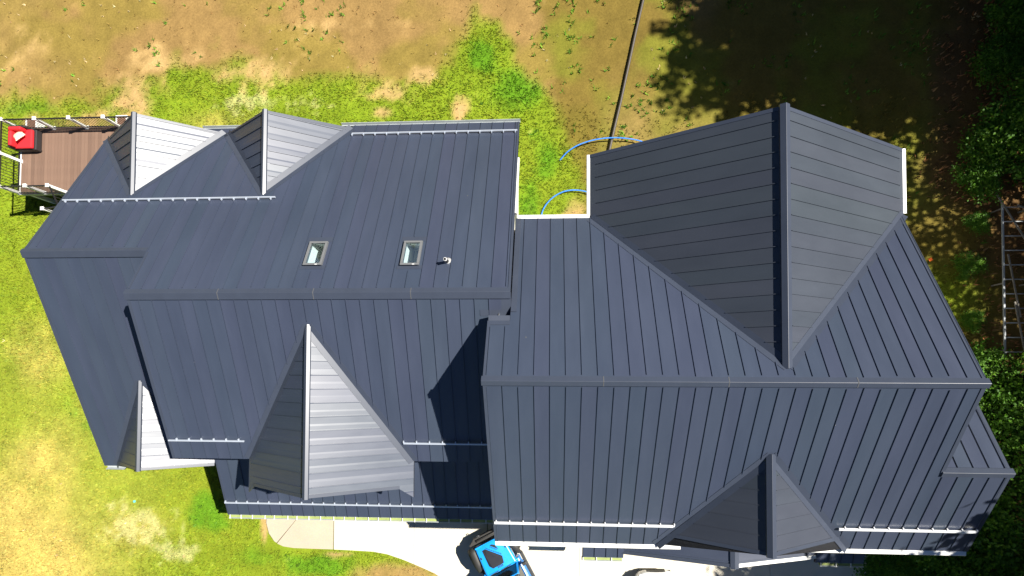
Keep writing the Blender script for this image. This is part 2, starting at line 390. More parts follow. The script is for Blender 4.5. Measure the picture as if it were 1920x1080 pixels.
def ground_colour(X, Y, F=None):
    F = F or ground_fields(X, Y)
    c = np.ones(X.shape + (3,)) * np.array(C_GRASS)
    c = lerp(c, (.22, .215, .020), np.clip((F['n3'] - .35) * 1.6, 0, 1) * .6)
    c = lerp(c, (.27, .262, .045), sstep(4, -3, Y) * sstep(-14, -19, X) * .55 * np.clip(F['n1'] * 1.6, 0, 1))
    c = lerp(c, C_LUSH, F['lush'] * .85); c = lerp(c, C_DRY, F['dry'] * .88); c = lerp(c, C_PALE, F['pale'] * .55)
    so = lerp(np.ones(X.shape + (3,)) * np.array(C_SOIL), (.20, .145, .035), sstep(.42, .62, F['n1'])); so = lerp(so, (.30, .19, .075), sstep(.5, .75, F['n3']) * .7)
    c = lerp(c, [0, 0, 0], F['soil']) + so * F['soil'][..., None]
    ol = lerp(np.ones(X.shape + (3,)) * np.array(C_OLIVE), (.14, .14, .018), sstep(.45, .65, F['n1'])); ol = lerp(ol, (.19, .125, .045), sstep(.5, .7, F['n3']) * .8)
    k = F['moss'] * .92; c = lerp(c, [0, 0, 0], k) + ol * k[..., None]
    c = lerp(c, C_SAND, F['sand']); c = lerp(c, C_LITTER, F['litter'] * .9)
    c = c * (.80 + .40 * F['n2'] + .35 * (F['n4'] - .5))[..., None]
    return np.clip(c, 0, 1)

def axis_coords(lo, hi, step, far):
    a = list(np.arange(lo, hi + 1e-6, step)); d = step; x = a[-1]
    while x < far: d *= 1.5; x += d; a.append(x)
    d = step; x = a[0]; pre = []
    while x > -far: d *= 1.5; x -= d; pre.append(x)
    return np.array(pre[::-1] + a)
gx = axis_coords(-26, 21, .14, 420); gy = axis_coords(-10.5, 18, .14, 420)
GX, GY = np.meshgrid(gx, gy)
inside = (np.abs(GX) < 30) & (np.abs(GY) < 30)
relief = np.where(inside, (fbm(GX, GY, 1.2, 77) - .5) * .07 + (fbm(GX, GY, .35, 78) - .5) * .03, 0)
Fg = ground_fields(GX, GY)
relief = relief - .05
# ruts where machinery crossed the soil behind the house
for (rx, ry0, ry1) in ((.05, 9.6, 11.3), (.55, 8.2, 11.5)):
    cxx = rx + .12 * (GY - 10); relief = relief - .045 * np.exp(-((GX - cxx) / .1) ** 2) * sstep(ry0, ry0 + .5, GY) * (1 - sstep(ry1 - .5, ry1, GY))
gm = bpy.data.meshes.new('ground'); nxg, nyg = len(gx), len(gy)
gv = np.stack([GX, GY, relief], -1).reshape(-1, 3)
idx = np.arange(nxg * nyg).reshape(nyg, nxg)
gf = np.stack([idx[:-1, :-1], idx[:-1, 1:], idx[1:, 1:], idx[1:, :-1]], -1).reshape(-1, 4)
gm.from_pydata(gv.tolist(), [], gf.tolist())
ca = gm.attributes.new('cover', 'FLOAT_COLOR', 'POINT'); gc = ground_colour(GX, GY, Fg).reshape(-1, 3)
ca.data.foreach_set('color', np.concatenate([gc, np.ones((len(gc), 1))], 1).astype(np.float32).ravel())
gm.polygons.foreach_set('use_smooth', [True] * len(gm.polygons))
m, n, b = new_mat('yard_ground')
at = N(n, 'ShaderNodeAttribute', attribute_name='cover'); tc = N(n, 'ShaderNodeTexCoord')
n1 = N(n, 'ShaderNodeTexNoise', Scale=13.0, Detail=7.0, Roughness=.75); n.links.new(tc.outputs['Object'], n1.inputs['Vector'])
mr = N(n, 'ShaderNodeMapRange'); mr.inputs['From Min'].default_value = .3; mr.inputs['From Max'].default_value = .72; mr.inputs['To Min'].default_value = .74; mr.inputs['To Max'].default_value = 1.26
n.links.new(n1.outputs['Fac'], mr.inputs['Value'])
sc = N(n, 'ShaderNodeVectorMath', operation='SCALE'); n.links.new(at.outputs['Color'], sc.inputs[0]); n.links.new(mr.outputs[0], sc.inputs['Scale'])
n.links.new(sc.outputs[0], b.inputs['Base Color']); b.inputs['Roughness'].default_value = .95; b.inputs['Specular IOR Level'].default_value = .1
bp = N(n, 'ShaderNodeBump', Strength=.5, Distance=.03); n.links.new(n1.outputs['Fac'], bp.inputs['Height']); n.links.new(bp.outputs[0], b.inputs['Normal'])
gm.materials.append(m); ground = bpy.data.objects.new('ground', gm); COL.objects.link(ground)
tag(ground, 'yard of patchy green turf, dried grass and brown soil around the house', 'ground', kind='structure')

# ------------------------------------------------------------------ concrete pad with scored joints, a darker older slab at its left end
def concrete(name, col, stain):
    m, n, b = new_mat(name); tc = N(n, 'ShaderNodeTexCoord')
    a = N(n, 'ShaderNodeTexNoise', Scale=.9, Detail=6.0, Roughness=.6); c = N(n, 'ShaderNodeTexNoise', Scale=22.0, Detail=4.0)
    n.links.new(tc.outputs['Object'], a.inputs['Vector']); n.links.new(tc.outputs['Object'], c.inputs['Vector'])
    cr = N(n, 'ShaderNodeValToRGB'); cr.color_ramp.elements[0].position = .3; cr.color_ramp.elements[1].position = .65
    cr.color_ramp.elements[0].color = (*[x * (1 - stain) for x in col], 1); cr.color_ramp.elements[1].color = (*col, 1)
    n.links.new(a.outputs['Fac'], cr.inputs[0])
    mx = N(n, 'ShaderNodeMix', data_type='RGBA', blend_type='MULTIPLY'); mx.inputs['Factor'].default_value = .25
    n.links.new(cr.outputs[0], mx.inputs[6]); n.links.new(c.outputs['Color'], mx.inputs[7]); n.links.new(mx.outputs[2], b.inputs['Base Color'])
    b.inputs['Roughness'].default_value = .85
    return m
M['concrete'] = concrete('driveway_concrete', (.67, .62, .51), .07); M['concrete_old'] = concrete('older_concrete', (.47, .405, .305), .10)
drive = empty('driveway'); tag(drive, 'pale concrete driveway in front of the house, curving towards the lower edge', 'driveway', kind='structure')
edge = [(-8.95, -7.22), (-8.1, -7.24), (-7.3, -7.27), (-6.7, -7.36), (-6.0, -7.58), (-5.3, -7.85), (-4.75, -8.08), (-4.25, -8.4), (-3.7, -8.9), (-3.2, -9.6), (-2.8, -10.6), (-2.6, -12), (-2.5, -16), (-2.5, -40)]
def slab(poly, mat, name, z=.012, parent=drive): return MB().prism(poly, (0, 0, 0), -.12, z).build(name, mat, parent)
def between(x0, x1):
    """slab outline between two cross joints, back edge under the house, front edge along the curve"""
    fr = [e for e in edge if x0 < e[0] < x1 and e[1] > -13]
    yi = lambda x: float(np.interp(x, [e[0] for e in edge[:12]], [e[1] for e in edge[:12]]))
    return [(x0, -2.5), (x0, yi(x0))] + fr + [(x1, yi(x1)), (x1, -2.5)]
slab([(-11.72, -2.5), (-11.78, -6.2), (-11.66, -6.62), (-11.42, -6.95), (-11.33, -7.0), (-10.41, -5.9), (-10.35, -2.5)], 'concrete_old', 'slab')
slab([(-10.335, -2.5), (-10.395, -5.9), (-11.31, -7.03), (-11.05, -7.14), (-10.6, -7.2), (-9.9, -7.21), (-8.96, -7.22), (-8.93, -2.5)], 'concrete_old', 'slab', .010)
xs_ = [-8.92, -5.6, -2.62]
for a_, b_ in zip(xs_[:-1], xs_[1:]): slab(between(a_ + .006, b_ - .006), 'concrete', 'slab')
for i in range(4):
    for j in range(5):
        x0, x1 = -2.6 + i * 3.7, -2.6 + (i + 1) * 3.7; y1 = -2.5 if j == 0 else -6.4 - (j - 1) * 4; y0 = -6.4 - j * 4
        slab([(x0 + .006, y0 + .006), (x1 - .006, y0 + .006), (x1 - .006, y1 - .006), (x0 + .006, y1 - .006)], 'concrete', 'slab', .012 - .001 * ((i + j) % 2))

# ================================================================== HOUSE
house = empty('house', (0, 0, 0))
tag(house, 'large house with dark charcoal standing seam metal roofs, dormers and white gutters', 'house')
LB = (0, -.65549, 9.59298); LF = (0, .48115, 7.02996); RB = (0, -.71700, 9.25775); RF = (0, .72332, 9.52415); LLF = (0, .53275, 5.21832)
zb = lambda pl, x, y: pl[0] * x + pl[1] * y + pl[2]
XLl, XLr, XLL, XRl, XRr, XE = -12.254, -1.163, -16.27, -1.781, 10.497, 12.24
YLr, YLb, YLf, YLLr = 2.255, 8.754, -2.77, 3.682
YRr, YRb, YRf = -.185, 4.883, -5.187

# walls (siding) under the roofs
def gable_wall(ax, prof, lo, hi, name='wall', mat='siding'):
    if ax == 0: poly = [(lo, y, z) for y, z in prof]; off = (hi - lo, 0, 0)
    else: poly = [(x, lo, z) for x, z in prof]; off = (0, hi - lo, 0)
    a = [Vector(p) for p in poly]; o_ = Vector(off); k = len(a); b = [p + o_ for p in a]; fs = [tuple(range(k)), tuple(reversed(range(k, 2 * k)))]
    for i in range(k):      # upright sides only: the roofs close the top
        j = (i + 1) % k
        if abs(a[i].x - a[j].x) + abs(a[i].y - a[j].y) < 1e-6: fs.append((i, i + k, j + k, j))
    return MB().add(a + b, fs).build(name, mat, house)
d_ = .17
gable_wall(0, [(-2.35, -.1), (8.35, -.1), (8.35, zb(LB, 0, 8.35) - d_), (YLr, 8.115 - d_), (-2.35, zb(LF, 0, -2.35) - d_)], -12.0, -1.40)
gable_wall(0, [(-3.05, -.1), (8.30, -.1), (8.30, zb(LB, 0, 8.30) - d_), (YLLr, 7.18 - d_), (-3.05, zb(LLF, 0, -3.05) - d_)], -15.85, -11.9)
gable_wall(0, [(-4.75, -.1), (4.5, -.1), (4.5, zb(RB, 0, 4.5) - d_), (YRr, 9.39 - d_), (-4.75, zb(RF, 0, -4.75) - d_)], -1.50, 10.2)
gable_wall(0, [(-4.74, -.1), (-.4, -.1), (-.4, 5.85), (-2.6, 7.64 - d_), (-4.74, zb(RF, 0, -4.74) - d_)], 10.1, 11.95)
gable_wall(1, [(1.55, -.1), (10.17, -.1), (10.17, 5.87), (5.89, 9.095 - d_ - .05), (1.55, 5.87)], 2.0, 6.45)

# ---- left wing, back slope (shared by the lower left wing), with two dormers and two skylights
A_ap, A_tip, A_l, A_r = (-13.835, 5.87), (-13.835, 8.56), (-15.95, 8.33), (-11.60, 8.50)
B_ap, B_tip, B_l, B_r = (-9.355, 5.80), (-9.355, 8.53), (-11.54, 8.50), (-7.03, 8.61)
xl_e = -15.97
regs = [[(XLL, YLLr), (A_ap[0], YLLr), A_ap, A_l, (xl_e, 8.36)],
        [(A_ap[0], YLLr), (XLl, YLLr), (XLl, 7.70), A_ap],
        [(XLl, YLr), (B_ap[0], YLr), B_ap, B_l, A_r, (XLl, 7.70)],
        [(B_ap[0], YLr), (XLr, YLr), (XLr, YLb), (-7.03, YLb), B_ap],
        [(-12.6, YLb), (-11.57, 8.52), (-10.6, YLb)]]
SKY = ((-7.25, -6.70, 3.13, 3.93), (-4.385, -3.84, 3.11, 3.92))
for s_ in SKY: regs = cut_rect(regs, *s_)
slope('roof_slope', regs, LB, 0, -6.972, M['roofY'], flush=(YLb,), trim=.17, rib=.032)
# ---- left wing, front slope
F_ap, F_tip, F_l, F_r = (-7.055, 1.335), (-7.045, -3.60), (-9.712, -2.77), (-4.36, -2.77)
slope('roof_slope', [[(XLl, YLr), (F_ap[0], YLr), F_ap, F_l, (XLl, YLf)], [(F_ap[0], YLr), (XRl + .35, YLr), (XRl + .35, YLf), F_r, F_ap]], LF, 0, -6.635, M['roofY'], flush=(YLf,), trim=.17, rib=.030)
# right end of the left wing's front slope above the step in the two roofs
MB().prism([(XRl + .35, 1.30), (XLr, 1.30), (XLr, YLr), (XRl + .35, YLr)], LF, -.14, 0).build('roof_slope', 'trim', house)
# ---- lower left wing, front slope
D_ap, D_tip, D_l, D_r = (-13.90, -.345), (-13.90, -3.31), (-15.80, -3.41), (-11.98, -2.87)
slope('roof_slope', [[(XLL, YLLr), (D_ap[0], YLLr), D_ap, D_l, (XLL, -3.41)], [(D_ap[0], YLLr), (XLl + .25, YLLr), (XLl + .25, -2.60), D_ap]], LLF, 0, -16.12, M['roofY'], flush=(-3.41,), trim=.2, rib=.024)
# ---- porch shed roof
PP = (0, .45, 3.005 + .45 * 4.71)
slope('porch_roof', [[(-11.94, -2.3), (-1.55, -2.3), (-1.55, -5.24), (-11.94, -5.24)]], PP, 0, -10.672, M['roofY'], flush=(-5.24,), trim=.1)
# ---- right wing, back slope with the large cross gable
C_ap, C_l, C_r, YC = (5.89, .228), (1.16, 4.883), (10.56, 4.883), 6.871
slope('roof_slope', [[(XLr, YRr), (C_ap[0], YRr), C_ap, C_l, (XLr, YRb)], [(XRl, YRr), (XLr, YRr), (XLr, 1.45), (XRl, 1.45)], [(C_ap[0], YRr), (XRr, YRr), (XRr, YRb), C_ap]],
      RB, 0, -.062 - 4 * S, M['roofY'], flush=(YRb,), trim=.16, rib=.033)
# ---- right wing, front slope, running on over the lower right end
G_ap, G_tip, G_l, G_r = (5.86, -2.18), (5.82, -4.86), (3.14, -5.187), (8.78, -5.187)
slope('roof_slope', [[(XRl, YRr), (G_ap[0], YRr), G_ap, G_l, (XRl, YRf)], [(G_ap[0], YRr), (XRr, YRr), (XRr, YRf), G_r, G_ap], [(XRr, -2.6), (XE, -2.6), (XE, YRf), (XRr, YRf)]],
      RF, 0, -1.681, M['roofY'], flush=(YRf,), trim=.15, rib=.033)
EB = (0, -.73, 7.64 - .73 * 2.6)
slope('roof_slope', [[(XRr - .1, -2.6), (XE, -2.6), (XE, -.04), (XRr - .1, -.04)]], EB, 0, -1.681, M['roofY'], flush=(-.04,), trim=.12)

# ---- gabled roofs with ridges running towards the yard
def gable_roof(name, ap, tip, left, right, zr, zl, zrr, phase, bow, capw=.12, ext_l=None, ext_r=None, caplift=.05, trim=.15, rib=.036, main=None, rake=True):
    """ap/tip: ridge ends; left/right: lists of plan points from the tip side to the valley foot"""
    x0 = ap[0]
    plL = ((zr - zl[1]) / (x0 - zl[0]), 0, 0); plL = (plL[0], 0, zr - plL[0] * x0)
    plR = (-(zr - zrr[1]) / (zrr[0] - x0), 0, 0); plR = (plR[0], 0, zr - plR[0] * x0)
    t = (x0, tip[1]); a = (x0, ap[1])
    slope(name, [[a, t] + left], plL, 1, phase, M['roofX' if bow > .003 else 'roofC'], bow, flush=(), trim=trim, rib=rib, sub=6, thick=.10, crisp=bow > .003)
    slope(name, [[a, t] + right], plR, 1, phase, M['roofX' if bow > .003 else 'roofC'], bow, flush=(), trim=trim, rib=rib, sub=6, thick=.10, crisp=bow > .003)
    sgn = 1 if tip[1] > ap[1] else -1
    pL, pR = plL[0], -plR[0]
    ridge_cap((x0, ap[1] - sgn * .06, zr), (x0, tip[1] + sgn * .03, zr), (pL if sgn > 0 else pR), (pR if sgn > 0 else pL), capw, capw, caplift, seal=False, sec=6, flat=.62 if bow > .003 else 1)
    # valley flashing on both sides of each valley, rake trim at the open end
    for pts, pl, sd in ((left, plL, -1), (right, plR, 1)):
        vf = pts[-1]; rk = pts[0]
        wv = .15 * (sd * sgn)
        strip(pl, a, vf, wv, -.004, .010, name='valley_flashing', half=(-sd, 0, -sd * x0))
        if main is not None: strip(main, a, vf, -wv, -.004, .012, name='valley_flashing')
        if rake: strip(pl, t, rk, -.10 * (sd * sgn), -.12, .014, name='rake_trim')
    return plL, plR
# two dormers on the back of the left wing
zA, zB_ = zb(LB, 0, A_ap[1]), zb(LB, 0, B_ap[1])
gable_roof('dormer_roof', A_ap, A_tip, [A_l], [A_r], zA, (A_l[0], zb(LB, 0, A_l[1])), (A_r[0], zb(LB, 0, A_r[1])), 8.47 - 8 * S, .0100, main=LB, capw=.085)
gable_roof('dormer_roof', B_ap, B_tip, [B_l], [B_r], zB_, (B_l[0], zb(LB, 0, B_l[1])), (B_r[0], zb(LB, 0, B_r[1])), 8.44 - 8 * S, .0100, main=LB, capw=.085)
# large dormer on the front of the left wing (rake ends kick out at the eaves)
zF = zb(LF, 0, F_ap[1]); zFe = 5.697
gable_roof('dormer_roof', F_ap, F_tip, [(-9.44, -3.60), (-9.712, -3.83), F_l], [(-4.74, -3.60), (-4.36, -3.90), F_r], zF, (-9.712, zFe), (-4.36, zFe), -.052 - 10 * S, .0090, capw=.085, main=LF)
# small gable on the front of the lower left wing
zD = zb(LLF, 0, D_ap[1])
gable_roof('dormer_roof', D_ap, D_tip, [(-15.80, -3.31), D_l], [(-11.98, -3.31), D_r], zD, (-15.80, 3.43), (-11.98, 3.69), -3.22 - 0 * S, .0090, capw=.085, main=LLF)
# cross gable of the right wing, front gable of the right wing
gable_roof('cross_gable_roof', C_ap, (5.89, YC), [(1.16, YC), C_l], [(10.56, YC), C_r], 9.095, (1.16, 5.77), (10.56, 5.80), 6.527 - 20 * S, .0015, capw=.125, main=RB, trim=.17, rib=.030, caplift=.10)
zG = zb(RF, 0, G_ap[1])
gable_roof('dormer_roof', G_ap, G_tip, [(3.34, -4.86), G_l], [(8.58, -4.86), G_r], zG, (3.14, 5.80), (8.78, 5.80), -4.75 - 0 * S, .0015, capw=.125, main=RF, trim=.2, rib=.018, caplift=.10)

# dormer cheeks and gable faces below those roofs
def tri_wall(x0, xl, xr, zr, ze, y0, y1, z0):
    return gable_wall(1, [(xl, z0), (xr, z0), (xr, ze), (x0, zr), (xl, ze)], min(y0, y1), max(y0, y1), 'dormer_wall')
tri_wall(A_ap[0], -15.5, -12.0, zA - .22, 4.15, 6.2, 8.30, 3.6); tri_wall(B_ap[0], -11.1, -7.5, zB_ - .22, 4.12, 6.2, 8.30, 3.6)
tri_wall(F_ap[0], -9.15, -5.05, zF - .22, 5.95, 1.0, -3.32, 3.2); tri_wall(D_ap[0], -15.4, -12.5, zD - .24, 3.60, -.6, -3.06, 2.2)
tri_wall(G_ap[0], 3.6, 8.2, zG - .22, 5.95, -2.6, -4.70, 5.0)

# ---- ridge caps
ridge_cap((XLl - .03, YLr, 8.115), (XLr + .0, YLr, 8.115), .6555, .4812, .13, .18)
ridge_cap((XLL - .03, YLLr, 7.18), (XLl - .0, YLLr, 7.18), .6555, .5328, .10, .18)
ridge_cap((XRl - .03, YRr, 9.39), (XRr + .05, YRr, 9.39), .717, .7233, .13, .12, lift=.06)
ridge_cap((XRr - .06, -2.6, 7.643), (XE + .05, -2.6, 7.643), .73, .7233, .13, .12, lift=.06, seal=False)
# ---- rake trims of the main roofs
for pl, a, b, wd in ((LB, (XLL, YLLr), (xl_e, 8.36), -.08), (LLF, (XLL, YLLr), (XLL, -3.41), .08), (LF, (XLl, YLr), (XLl, YLf), .08), (LB, (XLl, YLr + .17), (XLl, YLLr - .05), -.06), (LB, (XLr, YLr), (XLr, YLb), .07),
                     (RF, (XRl, YRr), (XRl, YRf), .09), (RB, (XRl, YRr), (XRl, 1.45), -.07), (RB, (XRr, YRr), (XRr, YRb), .08), (RF, (XRr, YRr), (XRr, -2.6), -.10), (RF, (XE, -2.6), (XE, YRf), -.09), (EB, (XE, -2.6), (XE, -.04), .09), (PP, (-11.94, -2.3), (-11.94, -5.24), .06)):
    strip(pl, a, b, wd, -.17, .022, name='rake_trim')
# flashing where the right wing's roof meets the left wing, and the step between them
MB().box(XRl + .02, XLr - .005, 1.40, 1.60, 7.30, 8.19).build('step_flashing', 'trim', house)
strip(RB, (XRl, 1.455), (XLr, 1.455), -.12, -.004, .016, name='step_flashing')
strip(LF, (XRl - .25, 1.62), (XLr - .08, 1.62), .16, -.004, .012, name='step_flashing')
strip(RB, (XLr + .005, 1.72), (XLr + .005, YRb), .0 - .16, -.002, .030, name='wall_flashing')
# white rake board low on the right end of the left wing
MB().prism([(XLr + .004, 4.9), (XLr + .055, 4.9), (XLr + .055, 7.13), (XLr + .004, 7.13)], LB, -.28, .0).build('rake_board', 'white', house)
# front step fascia of the left wing
# ---- gutters
gutter((-7.5, YLb, zb(LB, 0, YLb) - .01), (XLr + .02, YLb, zb(LB, 0, YLb) - .01), (0, 1, 0), .10, mat='greygutter', hanger=0)
gutter((-12.6, YLb, zb(LB, 0, YLb) - .01), (-10.55, YLb, zb(LB, 0, YLb) - .01), (0, 1, 0), .10, mat='greygutter', hanger=0)
gutter((XLL + .02, -3.41, 3.39), (-15.55, -3.41, 3.39), (0, -1, 0), .12, mat='greygutter', hanger=0)
gutter((-11.92, -5.24, zb(PP, 0, -5.24) - .01), (-1.6, -5.24, zb(PP, 0, -5.24) - .01), (0, -1, 0), .125, mat='greygutter', inner='gutter_green', hanger=.43)
gutter((XRl + .02, YRf, 5.765), (3.9, YRf, 5.765), (0, -1, 0), .12, cover=True, hanger=0)
gutter((7.3, YRf, 5.765), (XE - .03, YRf, 5.765), (0, -1, 0), .12, cover=True, hanger=0)
gutter((XLr + .06, YRb, 5.75), (1.14, YRb, 5.75), (0, 1, 0), .10, cover=True, hanger=0)
gutter((1.16, 4.95, 5.76), (1.16, YC, 5.76), (-1, 0, 0), .09, cover=True, hanger=0)
gutter((10.56, 4.9, 5.79), (10.56, YC, 5.79), (1, 0, 0), .09, cover=True, hanger=0)
# downspouts under the right front eave
for x in (1.55, 9.45):
    MB().tube([(x, YRf - .10, 5.67), (x, YRf - .12, 5.45), (x, -4.82, 4.9), (x, -4.82, 3.4)], .045, 8).build('downspout', 'white', house)

# ---- snow guards
snow_guard(LB, -16.0, -8.85, 5.566, -6.972, wd=.036)
snow_guard(LB, -6.97, -1.22, 8.275, -6.972, wd=.036)
snow_guard(LF, -12.18, -9.70, -2.13, -6.635, wd=.042)
snow_guard(LF, -4.60, -1.62, -2.14, -6.635, wd=.042)
snow_guard(PP, -11.92, -1.6, -4.71, -10.672, wd=.042)
snow_guard(RF, -1.74, 3.57, -4.44, -1.681, 'barw', wd=.068)
snow_guard(RF, 8.30, 12.10, -4.425, -1.681, 'barw', wd=.068)

# ---- skylights: curb frame, glass, painted well below
for (x0, x1, y0, y1) in SKY:
    sk = empty('skylight'); sk.parent = house
    fr = MB()
    f = .065
    for po in ([(x0, y0), (x1, y0), (x1, y0 + f), (x0, y0 + f)], [(x0, y1 - f), (x1, y1 - f), (x1, y1), (x0, y1)], [(x0, y0 + f), (x0 + f, y0 + f), (x0 + f, y1 - f), (x0, y1 - f)], [(x1 - f, y0 + f), (x1, y0 + f), (x1, y1 - f), (x1 - f, y1 - f)]):
        fr.prism(po, LB, -.05, .115)
    fr.build('frame', 'framegrey', sk, bevel=.006)
    ap_ = MB().prism([(x0 - .10, y0 - .12), (x1 + .10, y0 - .12), (x1 + .10, y0), (x0 - .10, y0)], LB, -.004, .008); ap_.prism([(x0 - .10, y1), (x1 + .10, y1), (x1 + .10, y1 + .16), (x0 - .10, y1 + .16)], LB, -.004, .008); ap_.build('apron_flashing', 'trim', sk)
    MB().add([(px_, py_, zb(LB, 0, py_) + .08) for px_, py_ in ((x0 + f, y0 + f), (x1 - f, y0 + f), (x1 - f, y1 - f), (x0 + f, y1 - f))], [(0, 1, 2, 3)]).build('pane', 'glass', sk)
    wl = MB(); a, b, c, d = x0 + .02, x1 - .02, y0 + .02, y1 - .02
    zt = lambda y: zb(LB, 0, y) - .02
    wl.add([(a, c, zt(c)), (a, d, zt(d)), (a, d, 5.9), (a, c, 5.9), (b, c, zt(c)), (b, d, zt(d)), (b, d, 5.9), (b, c, 5.9)], [(0, 1, 2, 3), (5, 4, 7, 6), (4, 0, 3, 7), (1, 5, 6, 2), (3, 2, 6, 7)])
    wl.build('light_well', 'wellwhite', sk)
    MB().prism([(b - .17, y0 + .008), (b - .10, y0 + .008), (b - .10, y0 + .03), (b - .17, y0 + .03)], LB, .116, .119).build('maker_plate', 'white', sk)

# ---- vent pipe with boot
vp = empty('vent_pipe', (-3.03, 3.22, zb(LB, 0, 3.22))); vp.parent = house
MB().lathe([(.0, .02), (.13, -.07), (.13, -.05), (.07, .04), (.055, .10)], 18).build('boot', 'galv', vp)
MB().lathe([(.048, .0), (.048, .42), (.036, .42), (.036, .1)], 14).build('pipe', 'blackpipe', vp)
MB().lathe([(.052, .36), (.054, .43), (.036, .432)], 14).build('collar', 'galv', vp)

# ---- entrance roof in front of the right wing: low gable with shed wings on each side
E_ap, E_tip = (5.95, -4.75), (5.95, -6.30)
zE = 4.22; eL, eR = 2.42, 9.12; zEe = 2.90
plL = ((zE - zEe) / (5.95 - eL), 0, 0); plL = (plL[0], 0, zE - plL[0] * 5.95); plR = (-(zE - zEe) / (eR - 5.95), 0, 0); plR = (plR[0], 0, zE - plR[0] * 5.95)
slope('entrance_roof', [[E_ap, E_tip, (eL, -6.30), (eL, -4.75)]], plL, 1, -6.12, M['roofX'], .002, trim=.12, rib=.02, thick=.1)
slope('entrance_roof', [[E_ap, E_tip, (eR, -6.30), (eR, -4.75)]], plR, 1, -6.12, M['roofX'], .003, trim=.12, rib=.02, thick=.1)
ridge_cap((5.95, -4.75, zE), (5.95, -6.34, zE), -plR[0], plL[0], .14, .14, .05, seal=False)
strip(plL, (5.95, -6.30), (eL, -6.30), -.12, -.14, .03, name='rake_trim'); strip(plR, (5.95, -6.30), (eR, -6.30), .12, -.14, .03, name='rake_trim', mat='white')
gable_wall(1, [(eL + .5, 2.3), (eR - .5, 2.3), (eR - .5, zEe + .02), (5.95, zE - .2), (eL + .5, zEe + .02)], -6.1, -4.7, 'gable_wall')
for cx_ in (eL + .7, eR - .7): MB().box(cx_ - .12, cx_ + .12, -6.15, -5.9, 0, 2.35).build('porch_column', 'white', house, bevel=.015)
for (xa, xb_, ga, gb) in ((1.06, 2.50, 1.04, 2.46), (9.05, 10.66, 9.2, 10.68)):
    SH = (0, .40, 2.86 + .40 * 6.46)
    slope('shed_roof', [[(xa, -4.75), (xb_, -4.75), (xb_, -6.46), (xa, -6.46)]], SH, 0, xa + .03, M['roofY'], flush=(-6.46,), trim=.5, thick=.1)
    gutter((ga, -6.46, 2.85), (gb, -6.46, 2.85), (0, -1, 0), .12, mat='greygutter', inner='gutter_green', hanger=.5)
    strip(SH, (xa, -4.75), (xa, -6.46), .05, -.12, .02, name='rake_trim')
    MB().box(xa + .1, xb_ - .1, -5.6, -4.7, 0, 2.9).build('bay_wall', 'siding', house)
print('PANELS', NPAN)

# ================================================================== DECK
m, n, b = new_mat('composite_deck_board'); tc = N(n, 'ShaderNodeTexCoord'); oi = N(n, 'ShaderNodeObjectInfo')
mp = N(n, 'ShaderNodeMapping'); mp.inputs['Scale'].default_value = (30, 1.2, 10); n.links.new(tc.outputs['Object'], mp.inputs[0])
no = N(n, 'ShaderNodeTexNoise', Scale=2.0, Detail=6.0); n.links.new(mp.outputs[0], no.inputs['Vector'])
ad = N(n, 'ShaderNodeMath', operation='MULTIPLY_ADD'); ad.inputs[1].default_value = .5; n.links.new(oi.outputs['Random'], ad.inputs[0]); n.links.new(no.outputs['Fac'], ad.inputs[2])
cr = N(n, 'ShaderNodeValToRGB'); cr.color_ramp.elements[0].position = .3; cr.color_ramp.elements[1].position = 1.0
cr.color_ramp.elements[0].color = (.115, .070, .050, 1); cr.color_ramp.elements[1].color = (.200, .125, .088, 1)
n.links.new(ad.outputs[0], cr.inputs[0]); n.links.new(cr.outputs[0], b.inputs['Base Color']); b.inputs['Roughness'].default_value = .6; M['deckboard'] = m
deck = empty('deck', (-19, 8.5, 0)); tag(deck, 'raised brown plank deck with white posts and black baluster railing', 'deck')
def dk(mb, name, mat, bevel=0, parent=None):
    o = mb.build(name, mat, parent or deck, bevel)
    if parent is None: o.location = (19, -8.5, 0)
    return o
DZ = 1.60; X0, X1, Y0, Y1 = -21.52, -15.9, 7.18, 9.85
dk(MB().box(X0 + .05, X1, Y0 + .03, Y0 + .10, DZ - .30, DZ - .03).box(X0 + .05, X1, Y1 - .10, Y1 - .03, DZ - .30, DZ - .03).box(X0 + .03, X0 + .10, Y0 + .03, Y1 - .03, DZ - .30, DZ - .03), 'rim_joist', 'blackmetal')
jsrc = dk(MB().box(0, .04, Y0 + .1, Y1 - .1, DZ - .26, DZ - .03), 'joist', 'blackmetal'); jsrc.location = (19 + X0 + .35, -8.5, 0)
for i in range(1, 13): inst(jsrc, deck, (19 + X0 + .35 + i * .42, -8.5, 0))
dk(MB().box(X0 - .02, X0 + .028, Y0, Y1, DZ - .20, DZ + .005), 'fascia', 'postwhite'); dk(MB().box(X0, X1, Y1 - .005, Y1 + .02, DZ - .2, DZ + .003), 'fascia', 'greygutter'); dk(MB().box(X0, X1, Y0 - .02, Y0 + .005, DZ - .2, DZ + .003), 'fascia', 'greygutter')
src = None; x = X0 + .03
while x < X1 - .1:
    if src is None: src = dk(MB().box(0, .134, Y0, Y1, DZ - .028, DZ), 'deck_board', 'deckboard'); src.location = (19 + x, -8.5, 0)
    else: inst(src, deck, (19 + x, -8.5, random.uniform(0, .003)))
    x += .1405
for (x, y) in ((-21.4, 7.3), (-21.4, 9.7), (-18.8, 9.7), (-18.6, 7.3)): dk(MB().box(x - .07, x + .07, y - .07, y + .07, -.1, DZ - .28), 'support_post', 'postwhite')
posts = [(-21.50, 9.83), (-20.12, 9.83), (-18.72, 9.83), (-17.32, 9.83), (-21.50, 8.50), (-21.50, 7.20), (-20.42, 7.20), (-19.50, 7.20)]
psrc = None
